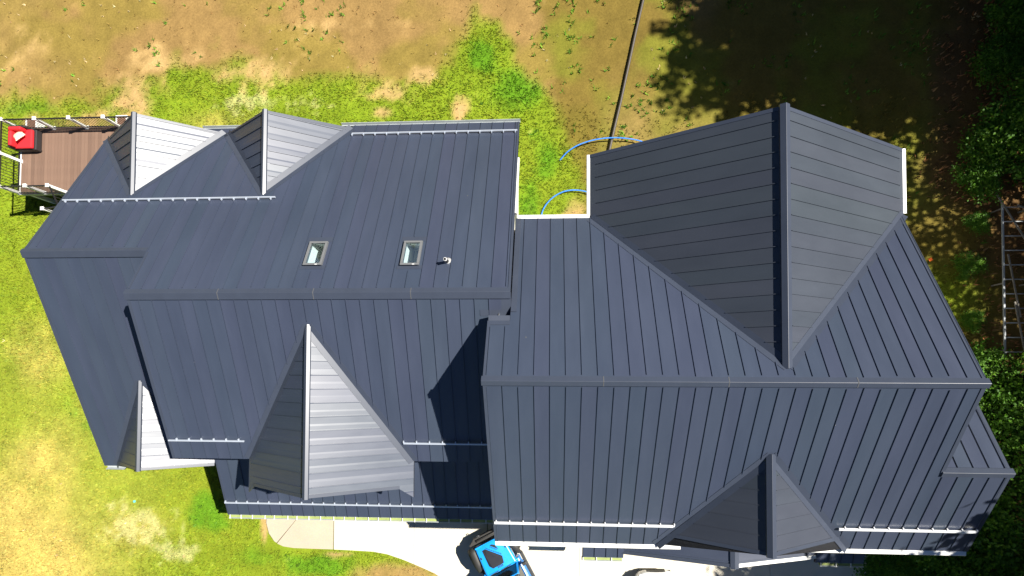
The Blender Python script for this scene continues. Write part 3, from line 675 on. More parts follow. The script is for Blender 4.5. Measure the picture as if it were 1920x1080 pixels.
def post_mb(h=1.02):
    m = MB().box(-.05, .05, -.05, .05, -.04, h - .03); m.box(-.07, .07, -.07, .07, -.005, .05)
    m.box(-.068, .068, -.068, .068, h - .03, h + .005)
    m.add([(-.068, -.068, h + .005), (.068, -.068, h + .005), (.068, .068, h + .005), (-.068, .068, h + .005), (0, 0, h + .045)], [(0, 1, 4), (1, 2, 4), (2, 3, 4), (3, 0, 4)])
    return m
for (x, y) in posts:
    if psrc is None: psrc = post_mb().build('railing_post', 'postwhite', deck); psrc.location = (19 + x, y - 8.5, DZ)
    else: inst(psrc, deck, (19 + x, y - 8.5, DZ))
bsrc = None
def railing(a, b, za=DZ, zb_=DZ):
    global bsrc
    L = math.hypot(b[0] - a[0], b[1] - a[1]); rl = MB()
    A_ = Vector((a[0] + 19, a[1] - 8.5, za)); B_ = Vector((b[0] + 19, b[1] - 8.5, zb_))
    r = rl.bar(A_ + Vector((0, 0, .95)), B_ + Vector((0, 0, .95)), .045, .045).build('top_rail', 'blackmetal', deck)
    MB().bar(A_ + Vector((0, 0, .10)), B_ + Vector((0, 0, .10)), .035, .035).build('bottom_rail', 'blackmetal', deck); k = int(L / .115)
    for i in range(1, k):
        q = A_.lerp(B_, i / k)
        if bsrc is None: bsrc = MB().box(-.009, .009, -.009, .009, .10, .95).build('baluster', 'blackmetal', r); bsrc.location = q
        else: inst(bsrc, r, q)
for a, b in zip(posts[0:3], posts[1:4]): railing(a, b)
railing(posts[3], (-16.0, 9.83)); railing(posts[0], posts[4]); railing(posts[4], posts[5]); railing(posts[5], posts[6]); railing(posts[6], posts[7])
# stair from the deck down beside the house
for i in range(7):
    dk(MB().box(-19.42, -18.45, Y0 - .30 - i * .27, Y0 - .02 - i * .27, DZ - .2 * (i + 1) - .03, DZ - .2 * (i + 1)), 'stair_tread', 'deckboard')
dk(MB().bar((-19.46, Y0, DZ - .2), (-19.46, Y0 - 1.9, .1), .04, .25).bar((-18.41, Y0, DZ - .2), (-18.41, Y0 - 1.9, .1), .04, .25), 'stringer', 'postwhite')
for (x, y, z) in ((-19.46, 6.50, 1.10), (-19.46, 5.45, .30), (-18.41, 6.5, 1.10)): inst(psrc, deck, (19 + x, y - 8.5, z - .05))
railing((-19.46, 7.2), (-19.46, 6.5), DZ, 1.10); railing((-19.46, 6.5), (-19.46, 5.45), 1.10, .30)
inst(psrc, deck, (19 - 20.06, 6.42 - 8.5, 1.16)); railing((-20.06, 6.42), (-19.46, 6.5), 1.16, 1.16)

# lounge chair with red cushions, patterned pillow
M['wicker'] = simple('dark_wicker', (.022, .019, .020), .6, var=.35, scale=60, bump=.4)
M['redcloth'] = simple('red_cushion_fabric', (.62, .012, .020), .8, var=.10, scale=8, bump=.15)
ch = empty('lounge_chair', (-21.00, 9.27, DZ)); tag(ch, 'dark wicker lounge chair with bright red cushions in the deck corner', 'chair')
def rbox(x0, x1, y0, y1, z0, z1): return MB().box(x0, x1, y0, y1, z0, z1)
rbox(-.48, .42, -.42, .44, .06, .34).build('base', 'wicker', ch, bevel=.03)
rbox(-.50, -.40, -.42, .46, .34, .66).build('arm', 'wicker', ch, bevel=.03); rbox(-.40, .20, .36, .46, .34, .66).build('backrest', 'wicker', ch, bevel=.03)
rbox(-.39, .36, -.40, .35, .345, .49).build('seat_cushion', 'redcloth', ch, bevel=.05)
rbox(-.39, -.25, -.38, .22, .49, .78).build('back_cushion', 'redcloth', ch, bevel=.05); rbox(-.39, .14, .22, .36, .49, .80).build('back_cushion', 'redcloth', ch, bevel=.05)
for x in (-.42, .36):
    for y in (-.36, .38): rbox(x - .03, x + .03, y - .03, y + .03, 0, .07).build('leg', 'wicker', ch)
m, n, b = new_mat('patterned_pillow'); tc = N(n, 'ShaderNodeTexCoord'); mp = N(n, 'ShaderNodeMapping'); mp.inputs['Scale'].default_value = (11, 11, 11); n.links.new(tc.outputs['Object'], mp.inputs[0])
cb = N(n, 'ShaderNodeTexChecker', Scale=2.0); cb.inputs[1].default_value = (.78, .72, .58, 1); cb.inputs[2].default_value = (.70, .30, .20, 1); n.links.new(mp.outputs[0], cb.inputs[0]); n.links.new(cb.outputs[0], b.inputs['Base Color']); b.inputs['Roughness'].default_value = .85
M['pillow'] = m
pm = MB(); k = 10
vs = []; fs = []
for sgn in (1, -1):
    o_ = len(vs)
    for i in range(k + 1):
        for j in range(k + 1):
            u, v = i / k * 2 - 1, j / k * 2 - 1; pin = 1 - .10 * (1 - abs(u * v)) * max(abs(u), abs(v)) ** 2
            vs.append((u * .21 * pin, v * .21 * pin, sgn * .075 * ((1 - u * u) * (1 - v * v)) ** .45))
    for i in range(k):
        for j in range(k):
            q = (o_ + i * (k + 1) + j, o_ + (i + 1) * (k + 1) + j, o_ + (i + 1) * (k + 1) + j + 1, o_ + i * (k + 1) + j + 1); fs.append(q if sgn > 0 else q[::-1])
pil = pm.add(vs, fs, True).build('throw_pillow', 'pillow'); pil.location = (-21.06, 9.32, DZ + .63); pil.rotation_euler = (math.radians(-20), math.radians(14), math.radians(45))
tag(pil, 'cream patterned throw pillow standing on its corner on the red cushions', 'pillow')

# two white-edged square boxes on the grass behind the deck
M['mulch'] = simple('brown_mulch', (.16, .085, .055), .9, var=.4, scale=25, bump=.6)
for (x, y, lab) in ((-22.2, 10.52, 'white square planter box with brown mulch behind the deck corner by the chair'), (-18.18, 10.58, 'white square planter box with brown mulch behind the deck next to the dormer')):
    pb = empty('planter_box', (x, y, 0)); tag(pb, lab, 'planter', 'planter boxes behind the deck')
    f = MB().box(-.25, .25, -.25, -.20, -.05, .42).box(-.25, .25, .20, .25, -.05, .42).box(-.25, -.20, -.20, .20, -.05, .42).box(.20, .25, -.20, .20, -.05, .42); f.build('box', 'postwhite', pb, bevel=.008)
    MB().box(-.20, .20, -.20, .20, 0, .38).build('mulch', 'mulch', pb)

# ================================================================== YARD THINGS
M['drainpipe'] = simple('black_corrugated_pipe', (.055, .045, .035), .55, var=.3, scale=30)
pts = [(3.95, 16.9, .05), (3.66, 15.3, .05), (3.34, 13.9, .05), (3.02, 12.4, .05), (2.72, 11.0, .05), (2.46, 9.9, .05), (2.24, 8.9, .05), (2.1, 8.1, .05), (2.0, 7.2, .05)]
dp_ = []; rr = []
for (a, b) in zip(pts[:-1], pts[1:]):
    for i in range(24):
        t = i / 24; dp_.append(tuple(a[j] + (b[j] - a[j]) * t for j in range(3))); rr.append(.062 if i % 2 else .052)
tag(MB().tube(dp_, rr, 10).build('drain_pipe', 'drainpipe'), 'long black corrugated drain pipe running across the yard to the cross gable', 'pipe')
M['bluehose'] = simple('blue_pex_hose', (.045, .22, .72), .35, var=.08, scale=6)
def hose(pts, lab):
    P = [Vector(p) for p in pts]; out = []
    for i in range(len(P) - 1):
        p0, p1, p2, p3 = P[max(i - 1, 0)], P[i], P[i + 1], P[min(i + 2, len(P) - 1)]
        for k in range(8):
            t = k / 8; out.append(.5 * ((2 * p1) + (p2 - p0) * t + (2 * p0 - 5 * p1 + 4 * p2 - p3) * t * t + (3 * p1 - p0 - 3 * p2 + p3) * t ** 3))
    out.append(P[-1]); tag(MB().tube(out, .026, 8).build('hose', 'bluehose'), lab, 'hose')
hose([(.27, 8.72, -.04), (.62, 9.05, .10), (1.15, 9.32, .17), (1.9, 9.50, .18), (2.75, 9.52, .17), (3.6, 9.36, .14), (4.3, 9.0, .08), (4.8, 8.4, .0)], 'blue hose arching across the drain pipe behind the cross gable')
hose([(-.52, 6.25, -.03), (-.38, 6.72, .05), (-.05, 7.12, .10), (.42, 7.38, .13), (.95, 7.44, .12), (1.5, 7.32, .08), (2.0, 7.0, .03), (2.3, 6.7, .0)], 'shorter blue hose curving out of the corner between the two roofs')
M['cyanball'] = simple('cyan_plastic', (.10, .62, .55), .4)
bl = MB().lathe([(.001, .0)] + [(.055 * math.sin(math.pi * i / 8), .055 - .055 * math.cos(math.pi * i / 8)) for i in range(1, 8)] + [(.001, .11)], 14).build('ball', 'cyanball'); bl.location = (-17.49, -5.42, -.05)
tag(bl, 'small pale cyan ball lying on the front lawn', 'ball')
M['orange'] = simple('orange_flag', (.85, .16, .02), .6)
fl = empty('marker_flag', (14.4, 4.9, -.05)); tag(fl, 'small orange marker flag on a wire beside the right gable', 'flag')
MB().tube([(0, 0, 0), (.02, .0, .6)], .004, 6).build('wire', 'blackmetal', fl)
fm = MB()
for i in range(2): fm.box(.02 + i * .07, .02 + (i + 1) * .07, -.003 + .015 * math.sin(i), .003 + .015 * math.sin(i), .45, .58)
fm.build('flag', 'orange', fl).rotation_euler = (math.radians(60), 0, math.radians(15))

# ladder-like frame under the trees
M['oldwood'] = simple('weathered_grey_wood', (.20, .18, .15), .8, var=.25, scale=12)
M['alu'] = simple('grey_aluminium', (.33, .35, .36), .6, metal=.1, var=.1, scale=6)
lf = empty('ladder_frame', (17.0, 3.7, 0)); tag(lf, 'grey ladder-like metal frame lying among the shrubs at the right edge', 'ladder')
LZ = .60; ys0, ys1 = -3.0, 2.9
MB().bar((0, ys0, LZ), (.02, ys1, LZ), .06, .06).build('rail', 'alu', lf); MB().bar((1.05, ys0, LZ), (1.07, ys1, LZ), .06, .06).build('rail', 'alu', lf)
rs = None
for i in range(11):
    y = ys0 + .2 + i * .55
    if rs is None: rs = MB().tube([(0, 0, 0), (1.06, 0, 0)], .021, 8).build('rung', 'alu', lf); rs.location = (0, y, LZ)
    else: inst(rs, lf, (0, y, LZ))
for y in (ys0 + .25, -.2, ys1 - .25):
    for x in (.02, 1.04): MB().bar((x, y, LZ), (x, y, -.05), .05, .05).build('leg', 'oldwood', lf)
for a_, b_ in (((-.25, ys1 + .35, .66), (.95, ys1 - 1.75, .66)), ((.15, .9, .66), (.55, -1.5, .66)), ((.35, -.9, .67), (.75, -3.3, .67)), ((.5, ys1 - .15, .68), (1.6, ys1 - .6, .68))): MB().bar(a_, b_, .055, .04).build('diagonal', 'oldwood', lf)

# ================================================================== VEHICLES
def carpaint(name, col, rough=.25):
    m, n, b = new_mat(name); b.inputs['Base Color'].default_value = (*col, 1); b.inputs['Roughness'].default_value = rough; b.inputs['Coat Weight'].default_value = .6; b.inputs['Coat Roughness'].default_value = .06
    tc = N(n, 'ShaderNodeTexCoord'); no = N(n, 'ShaderNodeTexNoise', Scale=9.0, Detail=5.0); n.links.new(tc.outputs['Object'], no.inputs[0])
    mr = N(n, 'ShaderNodeMapRange'); mr.inputs['To Min'].default_value = rough - .05; mr.inputs['To Max'].default_value = rough + .15; n.links.new(no.outputs['Fac'], mr.inputs['Value']); n.links.new(mr.outputs[0], b.inputs['Roughness'])
    return m
M['bluepaint'] = carpaint('bright_blue_paint', (.012, .30, .85)); M['whitepaint'] = carpaint('white_car_paint', (.78, .78, .78))
M['plastic'] = simple('black_trim_plastic', (.028, .027, .025), .6, var=.2, scale=20); M['decal'] = simple('matte_black_decal', (.012, .013, .02), .55)
M['tyre'] = simple('tyre_rubber', (.012, .012, .012), .85); M['rim'] = simple('alloy_rim', (.30, .31, .33), .3, metal=.8); M['lens'] = simple('lamp_lens', (.75, .78, .80), .15); M['carglass'] = simple('dark_car_glass', (.010, .013, .014), .06, spec=.7)
def wheel(parent, loc, r=.41, wd=.26):
    w_ = empty('wheel', loc); w_.parent = parent
    MB().lathe([(r * .58, -wd / 2), (r * .92, -wd / 2), (r, -wd * .32), (r, wd * .32), (r * .92, wd / 2), (r * .58, wd / 2)], 28, axis='y').build('tyre', 'tyre', w_)
    m_ = MB().lathe([(.02, wd * .30), (r * .2, wd * .34), (r * .60, wd * .40)], 20, axis='y'); m_.lathe([(r * .60, -wd * .4), (.02, -wd * .3)], 20, axis='y')
    for i in range(5):
        t = 2 * math.pi * i / 5; m_.bar((0, wd * .38, 0), (r * .55 * math.cos(t), wd * .40, r * .55 * math.sin(t)), .07, .04, (0, 1, 0))
    m_.build('rim', 'rim', w_); return w_
jp = empty('off_road_vehicle', (-1.672, -7.948, .012), math.radians(118.4)); tag(jp, 'bright blue off-road vehicle with black hood decal nosing under the roof corner', 'car')
def loft(rows, name, mat, parent, closed=True, smooth=True, bevel=0):
    """rows: list of equally long 3-D point rows"""
    k = len(rows[0]); vs = [p for r in rows for p in r]; fs = []
    for i in range(len(rows) - 1):
        for j in range(k - 1): a = i * k + j; fs.append((a, a + 1, a + k + 1, a + k))
    return MB().add(vs, fs, smooth).build(name, mat, parent, bevel)
# hood with a raised centre and rolled edges
rows = []
for i in range(9):
    t = i / 8; x = .56 + 1.06 * t; hw = .66 - .06 * t; zc = 1.165 - .055 * t - (.05 * max(0, (t - .85) / .15) ** 2); row = []
    for (u, dz) in ((-1.0, -.13), (-.99, -.05), (-.95, -.012), (-.86, .0), (-.56, .006), (-.46, .026), (0, .034), (.46, .026), (.56, .006), (.86, .0), (.95, -.012), (.99, -.05), (1.0, -.13)): row.append((x, -u * hw, zc + dz))
    rows.append(row)
hz = lambda x: 1.165 - .055 * (x - .56) / 1.06 + .041
hood = loft(rows, 'hood', 'bluepaint', jp)
dc = MB()
def dpoly(pts): dc.extrude([(x, y, hz(x) - (.026 if abs(y) > .28 else .0)) for x, y in pts], (0, 0, .004))
dpoly([(1.47, .36), (1.49, .22), (.98, -.26), (.72, -.20), (.70, .27), (.84, .38)])
dpoly([(1.52, 0), (1.53, -.10), (1.47, -.19), (1.27, -.24)])
for i in range(9):   # saw-tooth edge of the two decal fields
    t = i / 9; x, y = 1.47 + (1.0 - 1.47) * t, .18 + (-.28 - .18) * t; dpoly([(x, y), (x + .055, y - .012), (x - .02, y - .045)])
for i in range(5):
    t = i / 5; x, y = 1.49 - .22 * t, .0 - .21 * t; dpoly([(x, y), (x - .035, y + .035), (x - .035, y - .03)])
dc.build('hood_decal', 'decal', hood)
vm = MB()
for i in range(5):
    for j in range(4): vm.box(.62 + i * .022, .634 + i * .022, .05 - j * .06, .085 - j * .06, 1.195, 1.205)
vm.build('hood_vent', 'plastic', hood)
for y in (-.52, .52): MB().box(1.18, 1.26, y - .02, y + .02, 1.12, 1.16).build('hood_latch', 'plastic', hood)
# body tub, grille, bumper, flares
MB().box(-1.75, .62, -.76, .76, .52, 1.06).box(.5, 1.60, -.58, .58, .5, 1.04).build('body', 'bluepaint', jp, bevel=.04)
gr = MB().box(1.60, 1.665, -.60, .60, .58, 1.075).build('grille', 'bluepaint', jp, bevel=.02)
for i in range(7): MB().box(1.664, 1.676, -.30 + i * .093, -.25 + i * .093, .66, 1.0).build('grille_slot', 'plastic', gr)
for y in (-.46, .46):
    MB().lathe([(.001, .03), (.06, .028), (.09, .015), (.095, 0)], 16).build('headlight', 'lens', jp); hl = bpy.context.scene.collection.objects[-1]
    hl.location = (1.665, y, .86); hl.rotation_euler = (0, math.radians(90), 0)
bm_ = MB().extrude([(1.70, -.80, .52), (1.70, .80, .52), (1.78, .84, .52), (1.90, .62, .52), (1.95, .58, .52), (1.95, -.58, .52), (1.90, -.62, .52), (1.78, -.84, .52)], (0, 0, .20)).build('bumper', 'plastic', jp, bevel=.02)
for y in (-.34, .34): MB().tube([(1.93, y - .04, .72), (1.99, y - .04, .73), (1.99, y + .04, .73), (1.93, y + .04, .72)], .016, 8).build('tow_hook', 'rim', bm_)
MB().tube([(1.80, -.5, .72), (1.84, -.42, .86), (1.84, .42, .86), (1.80, .5, .72)], .022, 8).build('bull_bar', 'plastic', bm_)
for sy in (-1, 1):
    rows = [[(1.66, sy * .60, .93), (1.72, sy * .76, .90), (1.68, sy * .92, .82)], [(1.50, sy * .62, .98), (1.52, sy * .80, .975), (1.48, sy * .94, .93)], [(1.05, sy * .66, .985), (1.05, sy * .82, .985), (1.02, sy * .94, .95)], [(.80, sy * .74, .93), (.78, sy * .84, .90), (.76, sy * .93, .85)], [(.66, sy * .76, .60), (.64, sy * .84, .58), (.62, sy * .92, .55)]]
    f_ = loft(rows, 'fender_flare', 'plastic', jp); s_ = f_.modifiers.new('solid', 'SOLIDIFY'); s_.thickness = .05; s_.offset = 0
    MB().box(-1.75, -.75, sy * .76 - .10 * (sy < 0), sy * .76 + .10 * (sy > 0), .80, .90).build('rear_flare', 'plastic', jp, bevel=.03)
    MB().box(-.72, .62, min(sy * .77, sy * .90), max(sy * .77, sy * .90), .42, .50).build('side_step', 'plastic', jp, bevel=.02)
    d = MB().box(-.62, .36, min(sy * .755, sy * .785), max(sy * .755, sy * .785), .56, 1.06).build('door', 'bluepaint', jp, bevel=.01)
    MB().box(-.5, -.36, min(sy * .785, sy * .81), max(sy * .785, sy * .81), .92, .96).build('handle', 'plastic', d)
    m_ = MB().box(.30, .42, min(sy * .80, sy * .98), max(sy * .80, sy * .98), 1.18, 1.34); m_.bar((.38, sy * .74, 1.12), (.36, sy * .84, 1.22), .04, .04); m_.build('mirror', 'plastic', jp, bevel=.03)
    MB().box(.52, .80, min(sy * .585, sy * .60), max(sy * .585, sy * .60), .86, .96).build('fender_vent', 'plastic', jp)
# windscreen frame, glass, roof
fr = MB()
for y in (-.64, .64): fr.bar((.50, y, 1.13), (.24, y * .93, 1.73), .07, .08)
fr.bar((.24, -.60, 1.72), (.24, .60, 1.72), .08, .08); fr.bar((.50, -.66, 1.14), (.50, .66, 1.14), .10, .06); fr.build('windscreen_frame', 'bluepaint', jp, bevel=.012)
MB().extrude([(.49, -.60, 1.16), (.49, .60, 1.16), (.25, .57, 1.69), (.25, -.57, 1.69)], (.012, 0, .006)).build('windscreen', 'carglass', jp)
MB().bar((.53, -.4, 1.185), (.50, .02, 1.20), .02, .015).bar((.53, .12, 1.185), (.50, .52, 1.20), .02, .015).build('wiper', 'plastic', jp)
MB().box(-1.72, .26, -.62, .62, 1.70, 1.79).build('roof', 'plastic', jp, bevel=.05)
for sy in (-1, 1): MB().extrude([(.40, sy * .70, 1.07), (.22, sy * .61, 1.70), (-1.66, sy * .61, 1.70), (-1.72, sy * .72, 1.07)], (0, sy * .01, 0)).build('side_window', 'carglass', jp)
MB().extrude([(-1.74, -.70, 1.07), (-1.74, .70, 1.07), (-1.68, .60, 1.70), (-1.68, -.60, 1.70)], (-.01, 0, 0)).build('rear_window', 'carglass', jp)
for x in (1.18, -1.25):
    for sy in (-1, 1): wl = wheel(jp, (x, sy * .80, .40)); wl.rotation_euler = (0, 0, 0 if sy > 0 else math.pi)
MB().box(-1.9, 1.6, -.45, .45, .30, .52).build('chassis', 'plastic', jp)

# white car further down the drive: only its nose reaches into the picture
wc = empty('white_car', (4.05, -9.86, .012), math.radians(91)); tag(wc, 'white car whose rounded nose shows at the bottom edge on the concrete', 'car')
def section(x, hw, zt, zm, zbm): return [(x, hw * .96, zbm), (x, hw, zm), (x, hw * .93, zt - .05), (x, hw * .70, zt), (x, 0, zt + .02), (x, -hw * .70, zt), (x, -hw * .93, zt - .05), (x, -hw, zm), (x, -hw * .96, zbm)]
rows = [section(2.24, .36, .62, .5, .34), section(2.20, .58, .70, .56, .26), section(2.05, .76, .78, .62, .24), section(1.75, .86, .87, .66, .22), section(1.2, .90, .96, .70, .22), section(.75, .91, 1.02, .74, .22), section(-.6, .92, 1.02, .76, .22), section(-1.8, .90, 1.02, .76, .24), section(-2.15, .82, .95, .7, .28), section(-2.25, .6, .8, .6, .35)]
body = loft(rows, 'body', 'whitepaint', wc)
MB().extrude([(2.245, -.36, .36), (2.245, .36, .36), (2.245, .34, .60), (2.245, -.34, .60)], (.012, 0, 0)).build('grille', 'plastic', wc)
MB().box(2.08, 2.22, -.60, .60, .22, .34).build('bumper', 'plastic', wc, bevel=.04)
for sy in (-1, 1):
    MB().extrude([(2.14, sy * .50, .66), (2.17, sy * .64, .64), (1.80, sy * .80, .76), (1.78, sy * .70, .80)], (0, 0, .035)).build('headlight', 'lens', wc)
    MB().box(.5, .62, min(sy * .93, sy * 1.08), max(sy * .93, sy * 1.08), .98, 1.10).build('mirror', 'whitepaint', wc, bevel=.03)
cab = [[(.95, .74, 1.0), (.95, 0, 1.02), (.95, -.74, 1.0)], [(.25, .62, 1.42), (.25, 0, 1.46), (.25, -.62, 1.42)], [(-.9, .62, 1.44), (-.9, 0, 1.48), (-.9, -.62, 1.44)], [(-1.75, .72, 1.02), (-1.75, 0, 1.04), (-1.75, -.72, 1.02)]]
loft(cab[1:3], 'roof', 'whitepaint', wc); loft(cab[0:2], 'windscreen', 'carglass', wc); loft(cab[2:4], 'rear_window', 'carglass', wc)
for sy in (-1, 1): MB().extrude([(.95, sy * .76, 1.0), (.25, sy * .63, 1.42), (-.9, sy * .63, 1.44), (-1.75, sy * .74, 1.02)], (0, sy * .01, 0)).build('side_window', 'carglass', wc)
for x in (1.35, -1.35):
    for sy in (-1, 1): wl = wheel(wc, (x, sy * .80, .32), .33, .22); wl.rotation_euler = (0, 0, 0 if sy > 0 else math.pi)

# ================================================================== VEGETATION
def leaf_mat(name, c0, c1, c2, tr=.3):
    m, n, b = new_mat(name); out = n.nodes['Material Output']
    at = N(n, 'ShaderNodeAttribute', attribute_name='tone')
    cr = N(n, 'ShaderNodeValToRGB'); cr.color_ramp.elements[0].color = (*c0, 1); cr.color_ramp.elements[1].color = (*c2, 1); k = cr.color_ramp.elements.new(.5); k.color = (*c1, 1)
    n.links.new(at.outputs['Fac'], cr.inputs[0]); n.links.new(cr.outputs[0], b.inputs['Base Color']); b.inputs['Roughness'].default_value = .55; b.inputs['Specular IOR Level'].default_value = .3
    tl = N(n, 'ShaderNodeBsdfTranslucent'); n.links.new(cr.outputs[0], tl.inputs[0]); mx = N(n, 'ShaderNodeMixShader'); mx.inputs[0].default_value = tr
    n.links.new(b.outputs[0], mx.inputs[1]); n.links.new(tl.outputs[0], mx.inputs[2]); n.links.new(mx.outputs[0], out.inputs[0]); return m
M['leaf'] = leaf_mat('broad_leaf', (.030, .095, .007), (.075, .190, .010), (.145, .275, .015))
M['leafdark'] = leaf_mat('dark_leaf', (.012, .035, .008), (.022, .055, .010), (.040, .085, .014), .08)
M['bark'] = simple('bark', (.085, .062, .045), .9, var=.4, scale=14, bump=.8)

def leaf_mesh(name, centres, per, spread, size, mat, seed, flat=.5):
    r = np.random.default_rng(seed); n = len(centres) * per
    c = np.repeat(np.array(centres), per, 0) + r.normal(0, 1, (n, 3)) * np.array([spread, spread, spread * flat])
    tone = np.clip(np.repeat(r.random(len(centres)), per) * .6 + r.random(n) * .4, 0, 1)
    nrm = r.normal(0, .55, (n, 3)) + np.array([0, 0, 1.0]); nrm /= np.linalg.norm(nrm, axis=1)[:, None]
    t = np.cross(nrm, r.normal(0, 1, (n, 3))); t /= np.linalg.norm(t, axis=1)[:, None]; bt = np.cross(nrm, t)
    L = size * r.uniform(.6, 1.3, n)[:, None]; W = L * .36
    v = np.stack([c - t * L * .5, c + bt * W - t * L * .05 + nrm * L * .08, c + t * L * .55, c - bt * W - t * L * .05 + nrm * L * .08], 1).reshape(-1, 3)
    me = bpy.data.meshes.new(name); me.from_pydata(v.tolist(), [], [(4 * i, 4 * i + 1, 4 * i + 2, 4 * i + 3) for i in range(n)])
    a = me.attributes.new('tone', 'FLOAT', 'POINT'); a.data.foreach_set('value', np.repeat(tone, 4).astype(np.float32)); me.materials.append(M[mat]); return me
def crown_centres(r, n, rx, rz, zc, hollow=.35):
    out = []
    while len(out) < n:
        p = r.uniform(-1, 1, 3); d = np.linalg.norm(p)
        if d > 1 or d < hollow: continue
        a = math.atan2(p[1], p[0]); k = 1 + .22 * math.sin(3 * a + 1.3 * rx) + .14 * math.sin(7 * a)
        out.append((p[0] * rx * k, p[1] * rx * k, zc + p[2] * rz))
    return out
def trunk_mb(h, r0, seed, limbs=9, lr=2.4, z0=.35):
    q = random.Random(seed); m = MB(); pts = []; x = y = 0
    for i in range(9): pts.append((x, y, -.3 + (h + .3) * i / 8)); x += q.uniform(-.1, .1) * h / 12; y += q.uniform(-.1, .1) * h / 12
    m.tube(pts, [r0 * (1.25 if i == 0 else 1 - .1 * i) for i in range(9)], 10)
    for i in range(limbs):
        t = z0 + (1 - z0) * i / limbs; p = Vector(pts[int(t * 8)]); a = q.uniform(0, 6.28); L = lr * q.uniform(.7, 1.1) * (1.15 - t * .6)
        e = p + Vector((math.cos(a) * L, math.sin(a) * L, L * .55)); mid = p.lerp(e, .5) + Vector((0, 0, -.08 * L)); rr_ = r0 * (1 - .8 * t) * .5
        m.tube([p, mid, e], [rr_, rr_ * .65, rr_ * .2], 7)
        for j in range(2):
            b_ = q.uniform(-.9, .9); e2 = mid + Vector((math.cos(a + b_) * L * .5, math.sin(a + b_) * L * .5, L * .3)); m.tube([mid, e2], [rr_ * .4, rr_ * .1], 5)
    return m
rr = np.random.default_rng(5)
CR = [leaf_mesh('crown', crown_centres(rr, 210, 3.5 + .3 * i, 5.2, 11.0), 24, .55, .42, 'leafdark', 40 + i) for i in range(3)]
CR += [leaf_mesh('crown', crown_centres(rr, 110, 3.3 + .3 * i, 5.0, 11.0), 22, .5, .36, 'leafdark', 50 + i) for i in range(3)]
def pine_centres(seed):
    q = random.Random(seed); out = []; z = 4.0
    while z < 16.0:
        L = 3.6 * (1 - ((z - 4.0) / 13.5) ** 1.8) + .5; nb = 5; a0 = q.uniform(0, 6.28)
        for i in range(nb):
            a = a0 + 6.28 * i / nb + q.uniform(-.3, .3); Lb = L * q.uniform(.6, 1.15); k = max(2, int(Lb / .30))
            for j in range(k):
                t = .25 + .75 * (j + 1) / k; sd_ = q.uniform(-.45, .45) * (1.1 - t)
                out.append((math.cos(a + sd_ * .5) * Lb * t, math.sin(a + sd_ * .5) * Lb * t, z + .10 * Lb * t))
        z += q.uniform(.8, 1.25)
    out += [(0, 0, 15.8), (0, 0, 16.1)]
    return out
CR += [leaf_mesh('crown', pine_centres(70 + i), 18, .17, .26, 'leafdark', 80 + i, .5) for i in range(2)]
TR = [trunk_mb(14.5, .26, 90 + i, 11, 3.0).mesh('trunk', M['bark']) for i in range(3)]
def tree(x, y, h, kind, rz, lab, wid=1.0):
    k = h / 16.2; t = empty('conifer_tree' if kind > 5 else 'broadleaf_tree', (x, y, 0), rz); t.scale = (k * wid, k * wid, k); tag(t, lab, 'tree', 'tall trees along the right side')
    for nm, me in (('trunk', TR[kind % 3]), ('crown', CR[kind])):
        o = bpy.data.objects.new(nm, me); COL.objects.link(o); o.parent = t
TREES = [
    (18.9, 19.6, 19.6, 6, .3, .85), (18.2, 17.2, 19.0, 7, 1.9, .85), (22.4, 18.6, 20.0, 2, .8, 1.0), (18.5, 15.0, 19.6, 6, 2.6, .9), (23.0, 16.4, 18.0, 1, 3.9, 1.0),
    (19.4, 14.0, 13.8, 2, 5.0, .9), (21.2, 8.4, 15.2, 5, 4.4, .85), (24.6, 6.6, 12.0, 4, 2.2, .95), (23.4, 4.6, 13.4, 3, .2, 1.0), (24.2, 1.6, 11.5, 5, 3.1, .9), (22.6, -1.0, 12.2, 4, 1.1, .9),
    (24.6, -3.4, 12.2, 5, 5.6, .9), (18.9, -5.4, 15.6, 0, .9, 1.0), (22.4, -6.6, 17.5, 1, 2.8, 1.1), (18.6, -9.0, 14.5, 2, 4.0, 1.1), (16.2, -11.2, 12.5, 0, 1.5, 1.0), (25.2, 17.0, 19.5, 1, .5, 1.2), (21.8, 15.4, 15.0, 0, 1.2, .95), (20.8, 20.8, 16.5, 1, 2.0, 1.1)]
tl_ = ['conifer shading the top edge of the yard, highest of the three', 'middle one of three conifers at the upper right', 'tallest tree outside the upper right corner', 'lowest of three conifers, its shadow reaching the cross gable', 'tall tree out beyond the upper right shrubs',
       'medium tree above the sunlit leaf litter', 'slender tree right of the big sunlit shrubs at the upper right', 'smaller tree out beyond the top end of the ladder frame', 'tree out beyond the ladder frame', 'low tree beyond the lower end of the ladder frame', 'tree out beyond the right ridge end',
       'tree close to the lower right roof end', 'tree shading the lower right roof corner', 'tall tree outside the lower right corner', 'tree shading the entrance concrete from the right', 'tree below the lower right corner of the picture', 'tall tree standing furthest out beyond the upper right corner', 'leafy tree behind the lowest of the three conifers', 'leafy tree beyond the top right corner, behind the highest conifer']
for (x, y, h, k, rz, wd), lab in zip(TREES, tl_): tree(x, y, h, k, rz, lab, wd)

